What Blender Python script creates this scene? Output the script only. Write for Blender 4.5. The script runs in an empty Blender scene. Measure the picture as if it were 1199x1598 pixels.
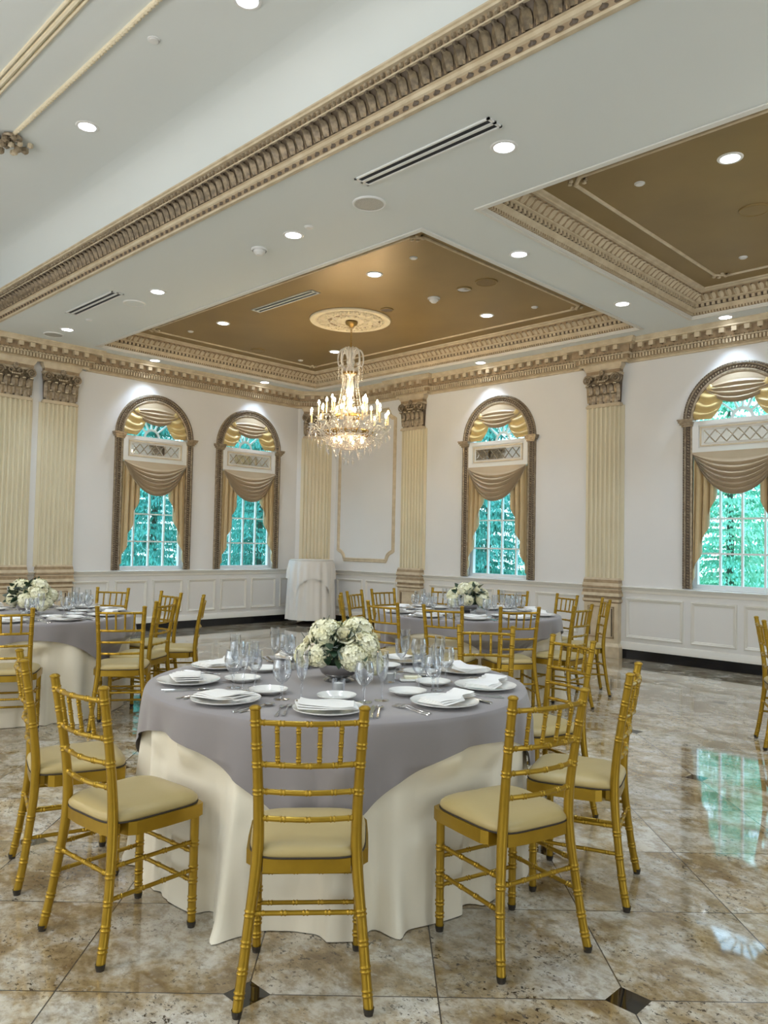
import bpy, math, random
import numpy as np
from mathutils import Vector, Matrix
PI = math.pi
rnd = random.Random(7)
scene = bpy.context.scene
col = scene.collection

# ------------------------------------------------------------------ camera
W_PX, H_PX, F_PX = 1199, 1598, 1215.8
CAM = np.array([11.0569, -9.4287, 1.4220])
FW = np.array([-0.7018231, 0.71122474, 0.04004642])
RT = np.array([0.71221728, 0.70167175, 0.02008233])
UP = np.array([0.01381639, -0.042616, 0.99899599])
cd = bpy.data.cameras.new('camera'); cam = bpy.data.objects.new('camera', cd); col.objects.link(cam)
m = Matrix.Identity(4)
for i in range(3):
    m[i][0] = RT[i]; m[i][1] = UP[i]; m[i][2] = -FW[i]; m[i][3] = CAM[i]
cam.matrix_world = m
cd.sensor_fit = 'HORIZONTAL'; cd.sensor_width = 36.0; cd.lens = 36.0 * F_PX / W_PX
cd.clip_start = 0.05; cd.clip_end = 200
scene.camera = cam

# ------------------------------------------------------------------ world, light levels, exposure
SKY_STRENGTH = 4.4
DOWNLIGHT = 7.8          # watts of one recessed lamp
LAMPC = (0.66, 0.83, 1.0)  # its colour
BULB = 230.0              # radiance of a chandelier bulb
scene.view_settings.view_transform = 'Standard'
scene.view_settings.look = 'None'
scene.view_settings.exposure = -0.17
scene.view_settings.gamma = 1.0
scene.view_settings.use_curve_mapping = False
w = bpy.data.worlds.new('sky'); scene.world = w; w.use_nodes = True
nt = w.node_tree; nt.nodes.clear()
o_ = nt.nodes.new('ShaderNodeOutputWorld'); b_ = nt.nodes.new('ShaderNodeBackground')
tc = nt.nodes.new('ShaderNodeTexCoord'); sp = nt.nodes.new('ShaderNodeSeparateXYZ'); rp = nt.nodes.new('ShaderNodeValToRGB')
nt.links.new(tc.outputs['Generated'], sp.inputs[0]); nt.links.new(sp.outputs['Z'], rp.inputs[0])
rp.color_ramp.elements[0].position = 0.0; rp.color_ramp.elements[0].color = (0.66, 0.90, 1.0, 1)
rp.color_ramp.elements[1].position = 0.7; rp.color_ramp.elements[1].color = (0.38, 0.68, 1.0, 1)
nt.links.new(rp.outputs[0], b_.inputs[0]); b_.inputs[1].default_value = SKY_STRENGTH
nt.links.new(b_.outputs[0], o_.inputs[0])
scene.cycles.max_bounces = 10; scene.cycles.diffuse_bounces = 5; scene.cycles.glossy_bounces = 4
scene.cycles.transparent_max_bounces = 24; scene.cycles.transmission_bounces = 6
scene.cycles.caustics_reflective = False; scene.cycles.caustics_refractive = False
scene.cycles.sample_clamp_indirect = 6.0
scene.cycles.use_denoising = True

# added fill lights behind and beside the camera
def light(name, kind, loc, energy, color, size=0.5, rot=(0, 0, 0), size_y=None):
    ld = bpy.data.lights.new(name, kind); ld.energy = energy; ld.color = color
    if kind == 'AREA':
        ld.size = size
        if size_y: ld.shape = 'RECTANGLE'; ld.size_y = size_y
    elif kind in ('POINT', 'SPOT'):
        ld.shadow_soft_size = size
    o = bpy.data.objects.new(name, ld); o.location = loc; o.rotation_euler = rot; col.objects.link(o)
    return o
WARM = (1.0, 0.80, 0.55); COOLW = (0.93, 0.97, 1.0)
light('fill_light_over_dance_floor', 'POINT', (7.6, -10.6, 3.3), 170, (1.0, 0.93, 0.84), 0.45)  # unseen point fills, added to brighten the hall; no chandeliers hang here
light('fill_light_second_coffer', 'POINT', (10.6, -2.9, 3.0), 70, (1.0, 0.92, 0.82), 0.45)
light('fill_light_tray', 'POINT', (2.6, -10.4, 3.3), 90, (1.0, 0.93, 0.84), 0.45)
light('fill_area_far_end', 'AREA', (15.8, -7.5, 1.9), 130, (0.86, 0.95, 1.0), 6.0, (0, math.radians(90), 0), 2.4)  # unseen area fills added in front of solid, windowless walls
light('fill_area_behind', 'AREA', (8.0, -12.8, 1.9), 140, (0.86, 0.95, 1.0), 10.0, (math.radians(90), 0, 0), 2.4)

# ------------------------------------------------------------------ materials
def mat(name, color, rough=0.5, metal=0.0, spec=0.5, noise=None, bump=None, coat=0.0, sheen=0.0, emit=None, trans=0.0):
    """noise = (scale, second colour, strength); bump = (scale, strength, distance)"""
    M = bpy.data.materials.new(name); M.use_nodes = True
    n = M.node_tree; p = n.nodes['Principled BSDF']
    p.inputs['Base Color'].default_value = (*color, 1); p.inputs['Roughness'].default_value = rough
    p.inputs['Metallic'].default_value = metal; p.inputs['Specular IOR Level'].default_value = spec
    p.inputs['Coat Weight'].default_value = coat; p.inputs['Sheen Weight'].default_value = sheen
    p.inputs['Transmission Weight'].default_value = trans
    if emit: p.inputs['Emission Color'].default_value = (*emit[0], 1); p.inputs['Emission Strength'].default_value = emit[1]
    if noise or bump:
        t = n.nodes.new('ShaderNodeTexCoord')
    if noise:
        a = n.nodes.new('ShaderNodeTexNoise'); a.inputs['Scale'].default_value = noise[0]; a.inputs['Detail'].default_value = 5
        r = n.nodes.new('ShaderNodeValToRGB'); r.color_ramp.elements[0].position = 0.35; r.color_ramp.elements[1].position = 0.65
        r.color_ramp.elements[0].color = (*color, 1)
        c2 = [color[i] * (1 - noise[2]) + noise[1][i] * noise[2] for i in range(3)]
        r.color_ramp.elements[1].color = (*c2, 1)
        n.links.new(t.outputs['Object'], a.inputs['Vector']); n.links.new(a.outputs['Fac'], r.inputs[0]); n.links.new(r.outputs[0], p.inputs['Base Color'])
    if bump:
        a = n.nodes.new('ShaderNodeTexNoise'); a.inputs['Scale'].default_value = bump[0]; a.inputs['Detail'].default_value = 3
        b = n.nodes.new('ShaderNodeBump'); b.inputs['Strength'].default_value = bump[1]; b.inputs['Distance'].default_value = bump[2]
        n.links.new(t.outputs['Object'], a.inputs['Vector']); n.links.new(a.outputs['Fac'], b.inputs['Height']); n.links.new(b.outputs[0], p.inputs['Normal'])
    return M

def thin_glass(name, tint, refl=0.5, edge=0.35, rough=0.02):
    """clear sheet or drinking glass: lets light through, mirrors more towards its edges"""
    M = bpy.data.materials.new(name); M.use_nodes = True; n = M.node_tree; n.nodes.clear()
    o = n.nodes.new('ShaderNodeOutputMaterial'); t = n.nodes.new('ShaderNodeBsdfTransparent'); g = n.nodes.new('ShaderNodeBsdfGlossy')
    mx = n.nodes.new('ShaderNodeMixShader'); lw = n.nodes.new('ShaderNodeLayerWeight'); lw.inputs['Blend'].default_value = edge
    mu = n.nodes.new('ShaderNodeMath'); mu.operation = 'MULTIPLY'; mu.inputs[1].default_value = refl
    t.inputs[0].default_value = (*tint, 1); g.inputs['Roughness'].default_value = rough; g.inputs[0].default_value = (0.95, 0.97, 1, 1)
    n.links.new(lw.outputs['Facing'], mu.inputs[0]); n.links.new(mu.outputs[0], mx.inputs[0])
    n.links.new(t.outputs[0], mx.inputs[1]); n.links.new(g.outputs[0], mx.inputs[2]); n.links.new(mx.outputs[0], o.inputs[0])
    return M

def floor_material():
    M = bpy.data.materials.new('polished_granite'); M.use_nodes = True; n = M.node_tree; p = n.nodes['Principled BSDF']
    L = n.links.new
    def node(t, **k):
        x = n.nodes.new(t)
        for a, v in k.items(): setattr(x, a, v)
        return x
    def math_(op, a, b=None, c=None):
        x = node('ShaderNodeMath', operation=op)
        for i, v in enumerate((a, b, c)):
            if v is None: continue
            if isinstance(v, (int, float)): x.inputs[i].default_value = v
            else: L(v, x.inputs[i])
        return x.outputs[0]
    geo = node('ShaderNodeNewGeometry'); s = node('ShaderNodeSeparateXYZ'); L(geo.outputs['Position'], s.inputs[0])
    k = 2 ** -0.5
    u = math_('MULTIPLY', math_('ADD', s.outputs[0], s.outputs[1]), k)
    v = math_('MULTIPLY', math_('SUBTRACT', s.outputs[1], s.outputs[0]), k)
    T = 0.6
    us = math_('DIVIDE', math_('SUBTRACT', u, 0.768 - 60), T); vs = math_('DIVIDE', math_('SUBTRACT', v, -11.98 - 60), T)
    def dist_to_int(x, mod):
        f = math_('MODULO', math_('ADD', x, 0.5 * mod), mod)
        return math_('ABSOLUTE', math_('SUBTRACT', f, 0.5 * mod))
    du, dv = dist_to_int(us, 1.0), dist_to_int(vs, 1.0)
    joint = math_('LESS_THAN', math_('MINIMUM', du, dv), 0.0042)
    du2, dv2 = dist_to_int(us, 2.0), dist_to_int(vs, 2.0)
    diamond = math_('LESS_THAN', math_('ADD', du2, dv2), 0.125)
    cell = node('ShaderNodeCombineXYZ'); L(math_('FLOOR', us), cell.inputs[0]); L(math_('FLOOR', vs), cell.inputs[1])
    wn = node('ShaderNodeTexWhiteNoise', noise_dimensions='3D'); L(cell.outputs[0], wn.inputs['Vector'])
    off = node('ShaderNodeVectorMath', operation='SCALE'); off.inputs['Scale'].default_value = 30.0; L(wn.outputs['Color'], off.inputs[0])
    vec = node('ShaderNodeVectorMath', operation='ADD'); L(geo.outputs['Position'], vec.inputs[0]); L(off.outputs[0], vec.inputs[1])
    # veins run along one direction of each slab
    mp = node('ShaderNodeMapping'); mp.inputs['Scale'].default_value = (1.0, 1.2, 1.0); mp.inputs['Rotation'].default_value = (0, 0, math.radians(20)); L(vec.outputs[0], mp.inputs[0])
    def noise(scale, detail, rough=0.6, dist=0.0):
        x = node('ShaderNodeTexNoise'); x.inputs['Scale'].default_value = scale; x.inputs['Detail'].default_value = detail
        x.inputs['Roughness'].default_value = rough; x.inputs['Distortion'].default_value = dist; L(mp.outputs[0], x.inputs['Vector']); return x.outputs['Fac']
    def ramp(x, stops):
        r = node('ShaderNodeValToRGB'); e = r.color_ramp.elements
        while len(e) < len(stops): e.new(0.5)
        for i, (pos, c) in enumerate(stops): e[i].position = pos; e[i].color = (*c, 1) if len(c) == 3 else c
        L(x, r.inputs[0]); return r.outputs[0]
    def mix(f, a, b):
        x = node('ShaderNodeMix', data_type='RGBA')
        if isinstance(f, (int, float)): x.inputs[0].default_value = f
        else: L(f, x.inputs[0])
        for i, c in ((6, a), (7, b)):
            if isinstance(c, tuple): x.inputs[i].default_value = (*c, 1)
            else: L(c, x.inputs[i])
        return x.outputs[2]
    base = ramp(noise(3.2, 7, 0.68, 0.25), [(0.32, (0.63, 0.60, 0.54)), (0.46, (0.52, 0.465, 0.37)), (0.56, (0.33, 0.245, 0.135)), (0.66, (0.165, 0.105, 0.045))])
    mot = ramp(noise(17, 5, 0.72, 0.15), [(0.45, (0, 0, 0)), (0.62, (1, 1, 1))])
    base = mix(math_('MULTIPLY', mot, 0.62), base, (0.20, 0.145, 0.08))
    pale = ramp(noise(8, 5, 0.65, 0.3), [(0.56, (0, 0, 0)), (0.68, (1, 1, 1))])
    base = mix(math_('MULTIPLY', pale, 0.5), base, (0.70, 0.68, 0.63))
    spk = ramp(noise(46, 3, 0.75), [(0.565, (0, 0, 0)), (0.625, (1, 1, 1))])
    zone = ramp(noise(3.4, 3, 0.5), [(0.42, (0, 0, 0)), (0.62, (1, 1, 1))])
    base = mix(math_('MULTIPLY', spk, math_('ADD', math_('MULTIPLY', zone, 0.8), 0.18)), base, (0.035, 0.026, 0.02))
    tone = math_('ADD', math_('MULTIPLY', wn.outputs['Value'], 0.25), 0.86)
    tn = node('ShaderNodeVectorMath', operation='SCALE'); L(base, tn.inputs[0]); L(tone, tn.inputs['Scale'])
    c = mix(joint, tn.outputs[0], (0.07, 0.06, 0.05)); c = mix(diamond, c, (0.006, 0.006, 0.007))
    L(c, p.inputs['Base Color'])
    p.inputs['Roughness'].default_value = 0.05; p.inputs['Specular IOR Level'].default_value = 0.55; p.inputs['Coat Weight'].default_value = 0.5; p.inputs['Coat Roughness'].default_value = 0.03
    bm_ = node('ShaderNodeBump'); bm_.inputs['Strength'].default_value = 0.35; bm_.inputs['Distance'].default_value = 0.0015
    wv = node('ShaderNodeTexNoise'); wv.inputs['Scale'].default_value = 2.2; L(geo.outputs['Position'], wv.inputs['Vector']); L(wv.outputs['Fac'], bm_.inputs['Height'])
    L(bm_.outputs[0], p.inputs['Normal'])
    return M

M = {}
M['wall'] = mat('wall_paint', (0.79, 0.795, 0.80), 0.6, noise=(1.3, (0.75, 0.755, 0.765), 0.5), spec=0.3)
M['ceil'] = mat('ceiling_paint', (0.77, 0.815, 0.825), 0.7, noise=(0.8, (0.74, 0.795, 0.81), 0.5), spec=0.3)
M['gold_ceiling'] = mat('bronze_ceiling_paint', (0.285, 0.195, 0.07), 0.42, metal=0.25, noise=(1.6, (0.235, 0.16, 0.06), 0.7))
M['white_wood'] = mat('white_woodwork', (0.76, 0.75, 0.71), 0.45, noise=(2.0, (0.72, 0.715, 0.69), 0.4), spec=0.4)
M['black_stone'] = mat('black_skirting', (0.006, 0.007, 0.010), 0.15, noise=(9, (0.02, 0.02, 0.024), 0.4))
M['cream'] = mat('antique_cream', (0.68, 0.585, 0.43), 0.5, noise=(9, (0.52, 0.42, 0.28), 0.75))
M['pil_cream'] = mat('pilaster_cream', (0.77, 0.71, 0.54), 0.5, noise=(2.2, (0.72, 0.65, 0.48), 0.6))
M['tan'] = mat('glazed_tan', (0.40, 0.295, 0.18), 0.5, noise=(18, (0.25, 0.17, 0.095), 0.7))
M['gilt'] = mat('antique_gilt', (0.40, 0.325, 0.225), 0.4, metal=0.25, noise=(26, (0.17, 0.125, 0.08), 0.75))
M['brown'] = mat('brown_glaze', (0.115, 0.08, 0.05), 0.5, noise=(22, (0.06, 0.042, 0.027), 0.6))
M['leafgilt'] = mat('leaf_gilt', (0.25, 0.19, 0.115), 0.4, metal=0.3, noise=(30, (0.085, 0.062, 0.04), 0.8))
M['chair_gold'] = mat('chair_gold', (0.39, 0.238, 0.018), 0.31, metal=0.62, noise=(30, (0.33, 0.198, 0.015), 0.5))
M['cushion'] = mat('cushion_vinyl', (0.45, 0.345, 0.145), 0.38, noise=(5, (0.41, 0.31, 0.125), 0.6), bump=(60, 0.12, 0.002), sheen=0.1)
M['seam'] = mat('dark_seam', (0.03, 0.02, 0.012), 0.7)
M['rubber'] = mat('dark_foot_rubber', (0.035, 0.028, 0.02), 0.5)
M['steel'] = mat('polished_steel', (0.62, 0.63, 0.64), 0.16, metal=1.0)
M['linen'] = mat('ivory_linen', (0.88, 0.82, 0.68), 0.85, noise=(3, (0.85, 0.785, 0.64), 0.6), bump=(350, 0.15, 0.001), sheen=0.2, spec=0.2)
M['grey_cloth'] = mat('grey_table_linen', (0.27, 0.245, 0.248), 0.7, noise=(4, (0.25, 0.227, 0.23), 0.6), bump=(420, 0.15, 0.001), sheen=0.35, spec=0.3)
M['white_cloth'] = mat('white_table_linen', (0.80, 0.785, 0.76), 0.85, noise=(3, (0.77, 0.76, 0.74), 0.6), bump=(350, 0.15, 0.001), sheen=0.2, spec=0.2)
M['napkin'] = mat('white_napkin', (0.86, 0.845, 0.82), 0.85, noise=(14, (0.82, 0.80, 0.77), 0.5), bump=(300, 0.2, 0.001), sheen=0.2, spec=0.2)
M['china'] = mat('white_china', (0.86, 0.85, 0.82), 0.12, coat=0.4, noise=(3, (0.85, 0.84, 0.80), 0.5))
M['silver'] = mat('mercury_silver', (0.60, 0.60, 0.60), 0.22, metal=0.95, noise=(12, (0.45, 0.45, 0.46), 0.6))
M['glass'] = thin_glass('drinking_glass', (0.95, 0.96, 0.97), 0.95, 0.45)
M['wax'] = mat('white_wax', (0.88, 0.86, 0.82), 0.5, noise=(8, (0.84, 0.82, 0.78), 0.5))
M['pane'] = thin_glass('window_glass', (0.96, 0.985, 0.985), 0.35, 0.25)
M['curtain'] = mat('taupe_satin', (0.45, 0.355, 0.24), 0.40, noise=(4, (0.40, 0.31, 0.20), 0.6), sheen=0.3, bump=(120, 0.06, 0.002))
M['curtain_tail'] = mat('gold_satin', (0.56, 0.43, 0.235), 0.42, noise=(4, (0.51, 0.385, 0.20), 0.6), sheen=0.3, bump=(120, 0.06, 0.002))
M['curtain_gold'] = mat('yellow_satin', (0.70, 0.55, 0.25), 0.42, noise=(4, (0.64, 0.49, 0.205), 0.6), sheen=0.3, bump=(120, 0.06, 0.002))
M['lining'] = mat('pale_lining', (0.84, 0.78, 0.64), 0.6, noise=(4, (0.80, 0.74, 0.6), 0.5))
M['mirror'] = mat('mirror_silvering', (0.86, 0.88, 0.87), 0.03, metal=1.0, noise=(5, (0.80, 0.83, 0.83), 0.5))
M['bevelled'] = mat('bevelled_mirror', (0.94, 0.95, 0.95), 0.12, metal=1.0, noise=(5, (0.9, 0.92, 0.92), 0.5))
M['floor'] = floor_material()
M['lens'] = mat('lamp_lens', (1, 1, 1), 0.5, emit=((0.90, 0.95, 1.0), 14.0))
M['lampring'] = mat('white_lamp_ring', (0.82, 0.83, 0.83), 0.4, noise=(6, (0.8, 0.8, 0.8), 0.5))
M['bulb'] = mat('candle_bulb', (1, 0.9, 0.7), 0.4, emit=((1.0, 0.74, 0.42), BULB))
M['soft_bulb'] = mat('basket_bulb', (1, 0.9, 0.7), 0.4, emit=((1.0, 0.62, 0.32), BULB * 0.22))
M['candle_sleeve'] = mat('cream_candle_sleeve', (0.86, 0.70, 0.42), 0.5, noise=(20, (0.8, 0.62, 0.36), 0.5))
M['crystal'] = mat('cut_crystal', (0.96, 0.95, 0.93), 0.06, spec=0.9, noise=(40, (0.90, 0.87, 0.80), 0.6), trans=0.25, coat=0.6)
M['brass'] = mat('aged_brass', (0.42, 0.28, 0.10), 0.3, metal=0.9, noise=(20, (0.28, 0.18, 0.06), 0.5))
M['plaster'] = mat('cream_plaster', (0.84, 0.76, 0.58), 0.5, noise=(9, (0.78, 0.68, 0.48), 0.6))
M['dark_slot'] = mat('dark_slot', (0.012, 0.014, 0.018), 0.6)
M['grille'] = mat('grey_speaker_grille', (0.55, 0.55, 0.52), 0.6, noise=(160, (0.38, 0.38, 0.36), 0.8))
M['bronze_grille'] = mat('bronze_speaker_grille', (0.24, 0.16, 0.06), 0.6, noise=(160, (0.15, 0.10, 0.035), 0.8))
M['petal_white'] = mat('hydrangea_white', (0.90, 0.88, 0.70), 0.7, noise=(16, (0.87, 0.84, 0.52), 0.7), sheen=0.2)
M['petal_cream'] = mat('rose_cream', (0.97, 0.93, 0.72), 0.6, noise=(20, (0.96, 0.89, 0.62), 0.6), sheen=0.2)
M['petal_blush'] = mat('blush_rose', (0.97, 0.90, 0.82), 0.6, noise=(20, (0.96, 0.85, 0.74), 0.6), sheen=0.2)
M['leaf_dark'] = mat('dark_leaf', (0.018, 0.045, 0.022), 0.4, noise=(12, (0.035, 0.075, 0.035), 0.7))
M['leaf_grey'] = mat('dusty_leaf', (0.22, 0.29, 0.26), 0.8, noise=(12, (0.32, 0.38, 0.34), 0.6), sheen=0.3)
M['tree_green'] = mat('conifer_needles', (0.03, 0.25, 0.20), 0.6, noise=(1.6, (0.16, 0.62, 0.50), 0.95))
M['tree_light'] = mat('young_leaves', (0.12, 0.56, 0.38), 0.6, noise=(1.6, (0.52, 0.88, 0.64), 0.95))
M['bark'] = mat('bark', (0.13, 0.15, 0.11), 0.9, noise=(8, (0.08, 0.10, 0.08), 0.7))
M['lawn'] = mat('lawn', (0.10, 0.34, 0.14), 0.9, noise=(3, (0.05, 0.22, 0.09), 0.8))
M['white_sash'] = mat('white_sash', (0.84, 0.87, 0.88), 0.4, noise=(3, (0.82, 0.85, 0.86), 0.5))

# ------------------------------------------------------------------ mesh building
class MB:
    def __init__(s): s.v = []; s.f = []; s.m = []
    def add(s, verts, faces, mi=0, T=None):
        b = len(s.v)
        if T is not None: verts = [tuple(T @ Vector(p)) for p in verts]
        s.v += [tuple(p) for p in verts]
        for f in faces: s.f.append(tuple(i + b for i in f)); s.m.append(mi)
        return s
    def box(s, c, d, mi=0, T=None, bev=0.0):
        x, y, z = d[0] / 2, d[1] / 2, d[2] / 2
        if bev <= 0:
            V = [(c[0] + i * x, c[1] + j * y, c[2] + k * z) for k in (-1, 1) for j in (-1, 1) for i in (-1, 1)]
            return s.add(V, [(0, 2, 3, 1), (4, 5, 7, 6), (0, 1, 5, 4), (2, 6, 7, 3), (0, 4, 6, 2), (1, 3, 7, 5)], mi, T)
        pts = []
        for k, e in ((-z, 1), (-z + bev, 0), (z - bev, 0), (z, 1)):
            i = bev * e
            X, Y = x - i, y - i; q = bev * (0.6 if e else 1)
            pts.append([(X, -Y + q), (X, Y - q), (X - q, Y), (-X + q, Y), (-X, Y - q), (-X, -Y + q), (-X + q, -Y), (X - q, -Y)])
            pts[-1] = [(c[0] + a, c[1] + b, c[2] + k) for a, b in pts[-1]]
        V = [p for r in pts for p in r]; F = []
        for r in range(3):
            for i in range(8): F.append((r * 8 + i, r * 8 + (i + 1) % 8, r * 8 + 8 + (i + 1) % 8, r * 8 + 8 + i))
        F.append(tuple(range(7, -1, -1))); F.append(tuple(range(24, 32)))
        return s.add(V, F, mi, T)
    def grid(s, fn, nu, nv, mi=0, cu=False, cv=False, T=None):
        V = []
        for j in range(nv + (0 if cv else 1)):
            for i in range(nu + (0 if cu else 1)):
                V.append(fn(i / nu, j / nv))
        w_ = nu if cu else nu + 1; h_ = nv if cv else nv + 1; F = []
        for j in range(nv):
            for i in range(nu):
                a, b = i, (i + 1) % w_; c, d = j, (j + 1) % h_
                F.append((c * w_ + a, c * w_ + b, d * w_ + b, d * w_ + a))
        return s.add(V, F, mi, T)
    def lathe(s, prof, n=20, mi=0, T=None, cap0=False, cap1=False):
        V = []; F = []
        for r, z in prof:
            for i in range(n): a = 2 * PI * i / n; V.append((r * math.cos(a), r * math.sin(a), z))
        for j in range(len(prof) - 1):
            for i in range(n): F.append((j * n + i, j * n + (i + 1) % n, (j + 1) * n + (i + 1) % n, (j + 1) * n + i))
        if cap0: F.append(tuple(range(n - 1, -1, -1)))
        if cap1: F.append(tuple(range((len(prof) - 1) * n, len(prof) * n)))
        return s.add(V, F, mi, T)
    def tube(s, pts, rad, n=8, mi=0, cap=True, T=None):
        P = [Vector(p) for p in pts]; k = len(P)
        if not hasattr(rad, '__len__'): rad = [rad] * k
        V = []; F = []
        t = (P[1] - P[0]).normalized(); a = Vector((0, 0, 1)) if abs(t.z) < 0.9 else Vector((1, 0, 0))
        u = t.cross(a).normalized()
        for i in range(k):
            t = (P[min(i + 1, k - 1)] - P[max(i - 1, 0)])
            if t.length < 1e-9: t = P[-1] - P[0]
            t.normalize(); u = (u - t * u.dot(t)).normalized(); w_ = t.cross(u)
            for q in range(n):
                g = 2 * PI * q / n; V.append(P[i] + (u * math.cos(g) + w_ * math.sin(g)) * rad[i])
        for i in range(k - 1):
            for q in range(n): F.append((i * n + q, i * n + (q + 1) % n, (i + 1) * n + (q + 1) % n, (i + 1) * n + q))
        if cap: F.append(tuple(range(n - 1, -1, -1))); F.append(tuple(range((k - 1) * n, k * n)))
        return s.add(V, F, mi, T)
    def prism(s, poly, z0, z1, mi=0, T=None):
        n = len(poly); V = [(x, y, z0) for x, y in poly] + [(x, y, z1) for x, y in poly]
        F = [(i, (i + 1) % n, n + (i + 1) % n, n + i) for i in range(n)] + [tuple(range(n - 1, -1, -1)), tuple(range(n, 2 * n))]
        return s.add(V, F, mi, T)
    def ball(s, c, r, n=8, mi=0, T=None, sz=1.0):
        k = max(3, n // 2)
        return s.grid(lambda u, v: (c[0] + r * math.cos(2 * PI * u) * math.sin(PI * (0.02 + 0.96 * v)), c[1] + r * math.sin(2 * PI * u) * math.sin(PI * (0.02 + 0.96 * v)), c[2] - sz * r * math.cos(PI * v)), n, k, mi, cu=True, T=T)
    def sweep(s, path, prof, mi=0, closed=False, side=1):
        """path: plan points (x, y); prof: (p, z), p measured to the right of travel; mitred"""
        n = len(path); O = []
        for i in range(n):
            p = Vector(path[i]).to_2d()
            a = Vector(path[i - 1]).to_2d() if (i > 0 or closed) else None
            b = Vector(path[(i + 1) % n]).to_2d() if (i < n - 1 or closed) else None
            na = Vector(((p - a).y, -(p - a).x)).normalized() if a is not None else None
            nb = Vector(((b - p).y, -(b - p).x)).normalized() if b is not None else None
            if na is None: o = nb
            elif nb is None: o = na
            else:
                o = na + nb; o = o / max(0.2, (1 + na.dot(nb)))
            O.append((p, o * side))
        k = len(prof); V = []; F = []
        for p, o in O:
            for q, z in prof: V.append((p.x + o.x * q, p.y + o.y * q, z))
        for i in range(n if closed else n - 1):
            j = (i + 1) % n
            for q in range(k - 1): F.append((i * k + q, j * k + q, j * k + q + 1, i * k + q + 1))
        return s.add(V, F, mi)
    def build(s, name, mats, parent=None, smooth=40):
        me = bpy.data.meshes.new(name); me.from_pydata(s.v, [], s.f)
        if not isinstance(mats, (list, tuple)): mats = [mats]
        for k in mats: me.materials.append(k)
        if len(mats) > 1: me.polygons.foreach_set('material_index', s.m)
        me.validate(); me.update()
        if smooth:
            me.polygons.foreach_set('use_smooth', [True] * len(me.polygons))
            me.set_sharp_from_angle(angle=math.radians(smooth))
        o = bpy.data.objects.new(name, me); col.objects.link(o)
        if parent is not None: o.parent = parent
        return o

def tag(o, label=None, cat=None, group=None, kind=None):
    if label: o['label'] = label
    if cat: o['category'] = cat
    if group: o['group'] = group
    if kind: o['kind'] = kind
    return o
def thing(name, label=None, cat=None, loc=(0, 0, 0), rz=0.0, group=None):
    o = bpy.data.objects.new(name, None); o.empty_display_size = 0.05; col.objects.link(o)
    o.location = loc; o.rotation_euler = (0, 0, rz); return tag(o, label, cat, group)
def struct(o): o['kind'] = 'structure'; return o
def children_of(o): return [c for c in col.objects if c.parent == o]
PROTO = {}
def proto(key, root):
    tree = []
    def rec(o):
        ch = children_of(o); return (o, [rec(c) for c in ch])
    PROTO[key] = [rec(root), False]; return root
def place(key, loc, rz=0.0, label=None, cat=None, group=None, rx=0.0):
    """the first call moves the built thing itself, later calls copy it with its parts and sub-parts"""
    tree, used = PROTO[key]
    if not used:
        PROTO[key][1] = True; root = tree[0]
    else:
        def cp(t, par):
            c = t[0].copy(); col.objects.link(c)
            if par is not None: c.parent = par
            for k in t[1]: cp(k, c)
            return c
        root = cp(tree, None)
    root.location = loc; root.rotation_euler = (rx, 0, rz)
    return tag(root, label, cat, group)
def smooth_path(ctrl, n):
    out = []
    P = [Vector(c) for c in ctrl]; P = [P[0] * 2 - P[1]] + P + [P[-1] * 2 - P[-2]]
    for i in range(1, len(P) - 2):
        for k in range(n):
            t = k / n
            out.append(0.5 * ((2 * P[i]) + (-P[i - 1] + P[i + 1]) * t + (2 * P[i - 1] - 5 * P[i] + 4 * P[i + 1] - P[i + 2]) * t * t + (-P[i - 1] + 3 * P[i] - 3 * P[i + 1] + P[i + 2]) * t ** 3))
    out.append(P[-2]); return out
def rotM(axis_from, axis_to): return axis_from.rotation_difference(axis_to).to_matrix().to_4x4()
def px(p):
    d = np.array(p, float) - CAM; z = d @ FW
    return (W_PX / 2 + F_PX * (d @ RT) / z, H_PX / 2 - F_PX * (d @ UP) / z) if z > 0.1 else (-9999, -9999)

# ------------------------------------------------------------------ room shell
ZC, ZR, ZB = 4.127, 0.928, 0.121
X1, YN = 16.0, -13.0
def LW(s_, p, z): return (p, s_, z)          # window wall along x = 0, s runs along y
def RW(s_, p, z): return (s_, -p, z)         # window wall along y = 0, s runs along x
CH = 0.5                                     # chamfered corner between them
WIN_L = [-3.335, -1.563]; WIN_R = [4.127, 7.605, 10.95]
HW, ZS, ZSPR = 0.60, 0.945, 3.0              # half width of the opening, sill, spring of the arch
def wall_with_windows(name, P, s0, s1, centers):
    b = MB(); N = 28; D = -0.24
    def quad(a0, a1, z0, z1): b.add([P(a0, 0, z0), P(a1, 0, z0), P(a1, 0, z1), P(a0, 0, z1)], [(0, 1, 2, 3)])
    cur = s0
    for c in centers:
        quad(cur, c - HW, 0, ZC + 0.1); quad(c - HW, c + HW, 0, ZS)
        arch = [(c - HW * math.cos(PI * i / N), ZSPR + HW * math.sin(PI * i / N)) for i in range(N + 1)]
        for i in range(N):
            (a, za), (e, ze) = arch[i], arch[i + 1]
            b.add([P(a, 0, za), P(e, 0, ze), P(e, 0, ZC + 0.1), P(a, 0, ZC + 0.1)], [(0, 1, 2, 3)])
        ring = [(c - HW, ZS)] + arch + [(c + HW, ZS)]
        V = [P(a, 0, z) for a, z in ring] + [P(a, D, z) for a, z in ring]; k = len(ring)
        b.add(V, [(i, (i + 1) % k, k + (i + 1) % k, k + i) for i in range(k)])
        cur = c + HW
    quad(cur, s1, 0, ZC + 0.1)
    return struct(b.build(name, M['wall'], smooth=0))
wall_with_windows('wall_left', LW, YN, -CH, WIN_L)
wall_with_windows('wall_right', RW, CH, X1, WIN_R)
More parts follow.
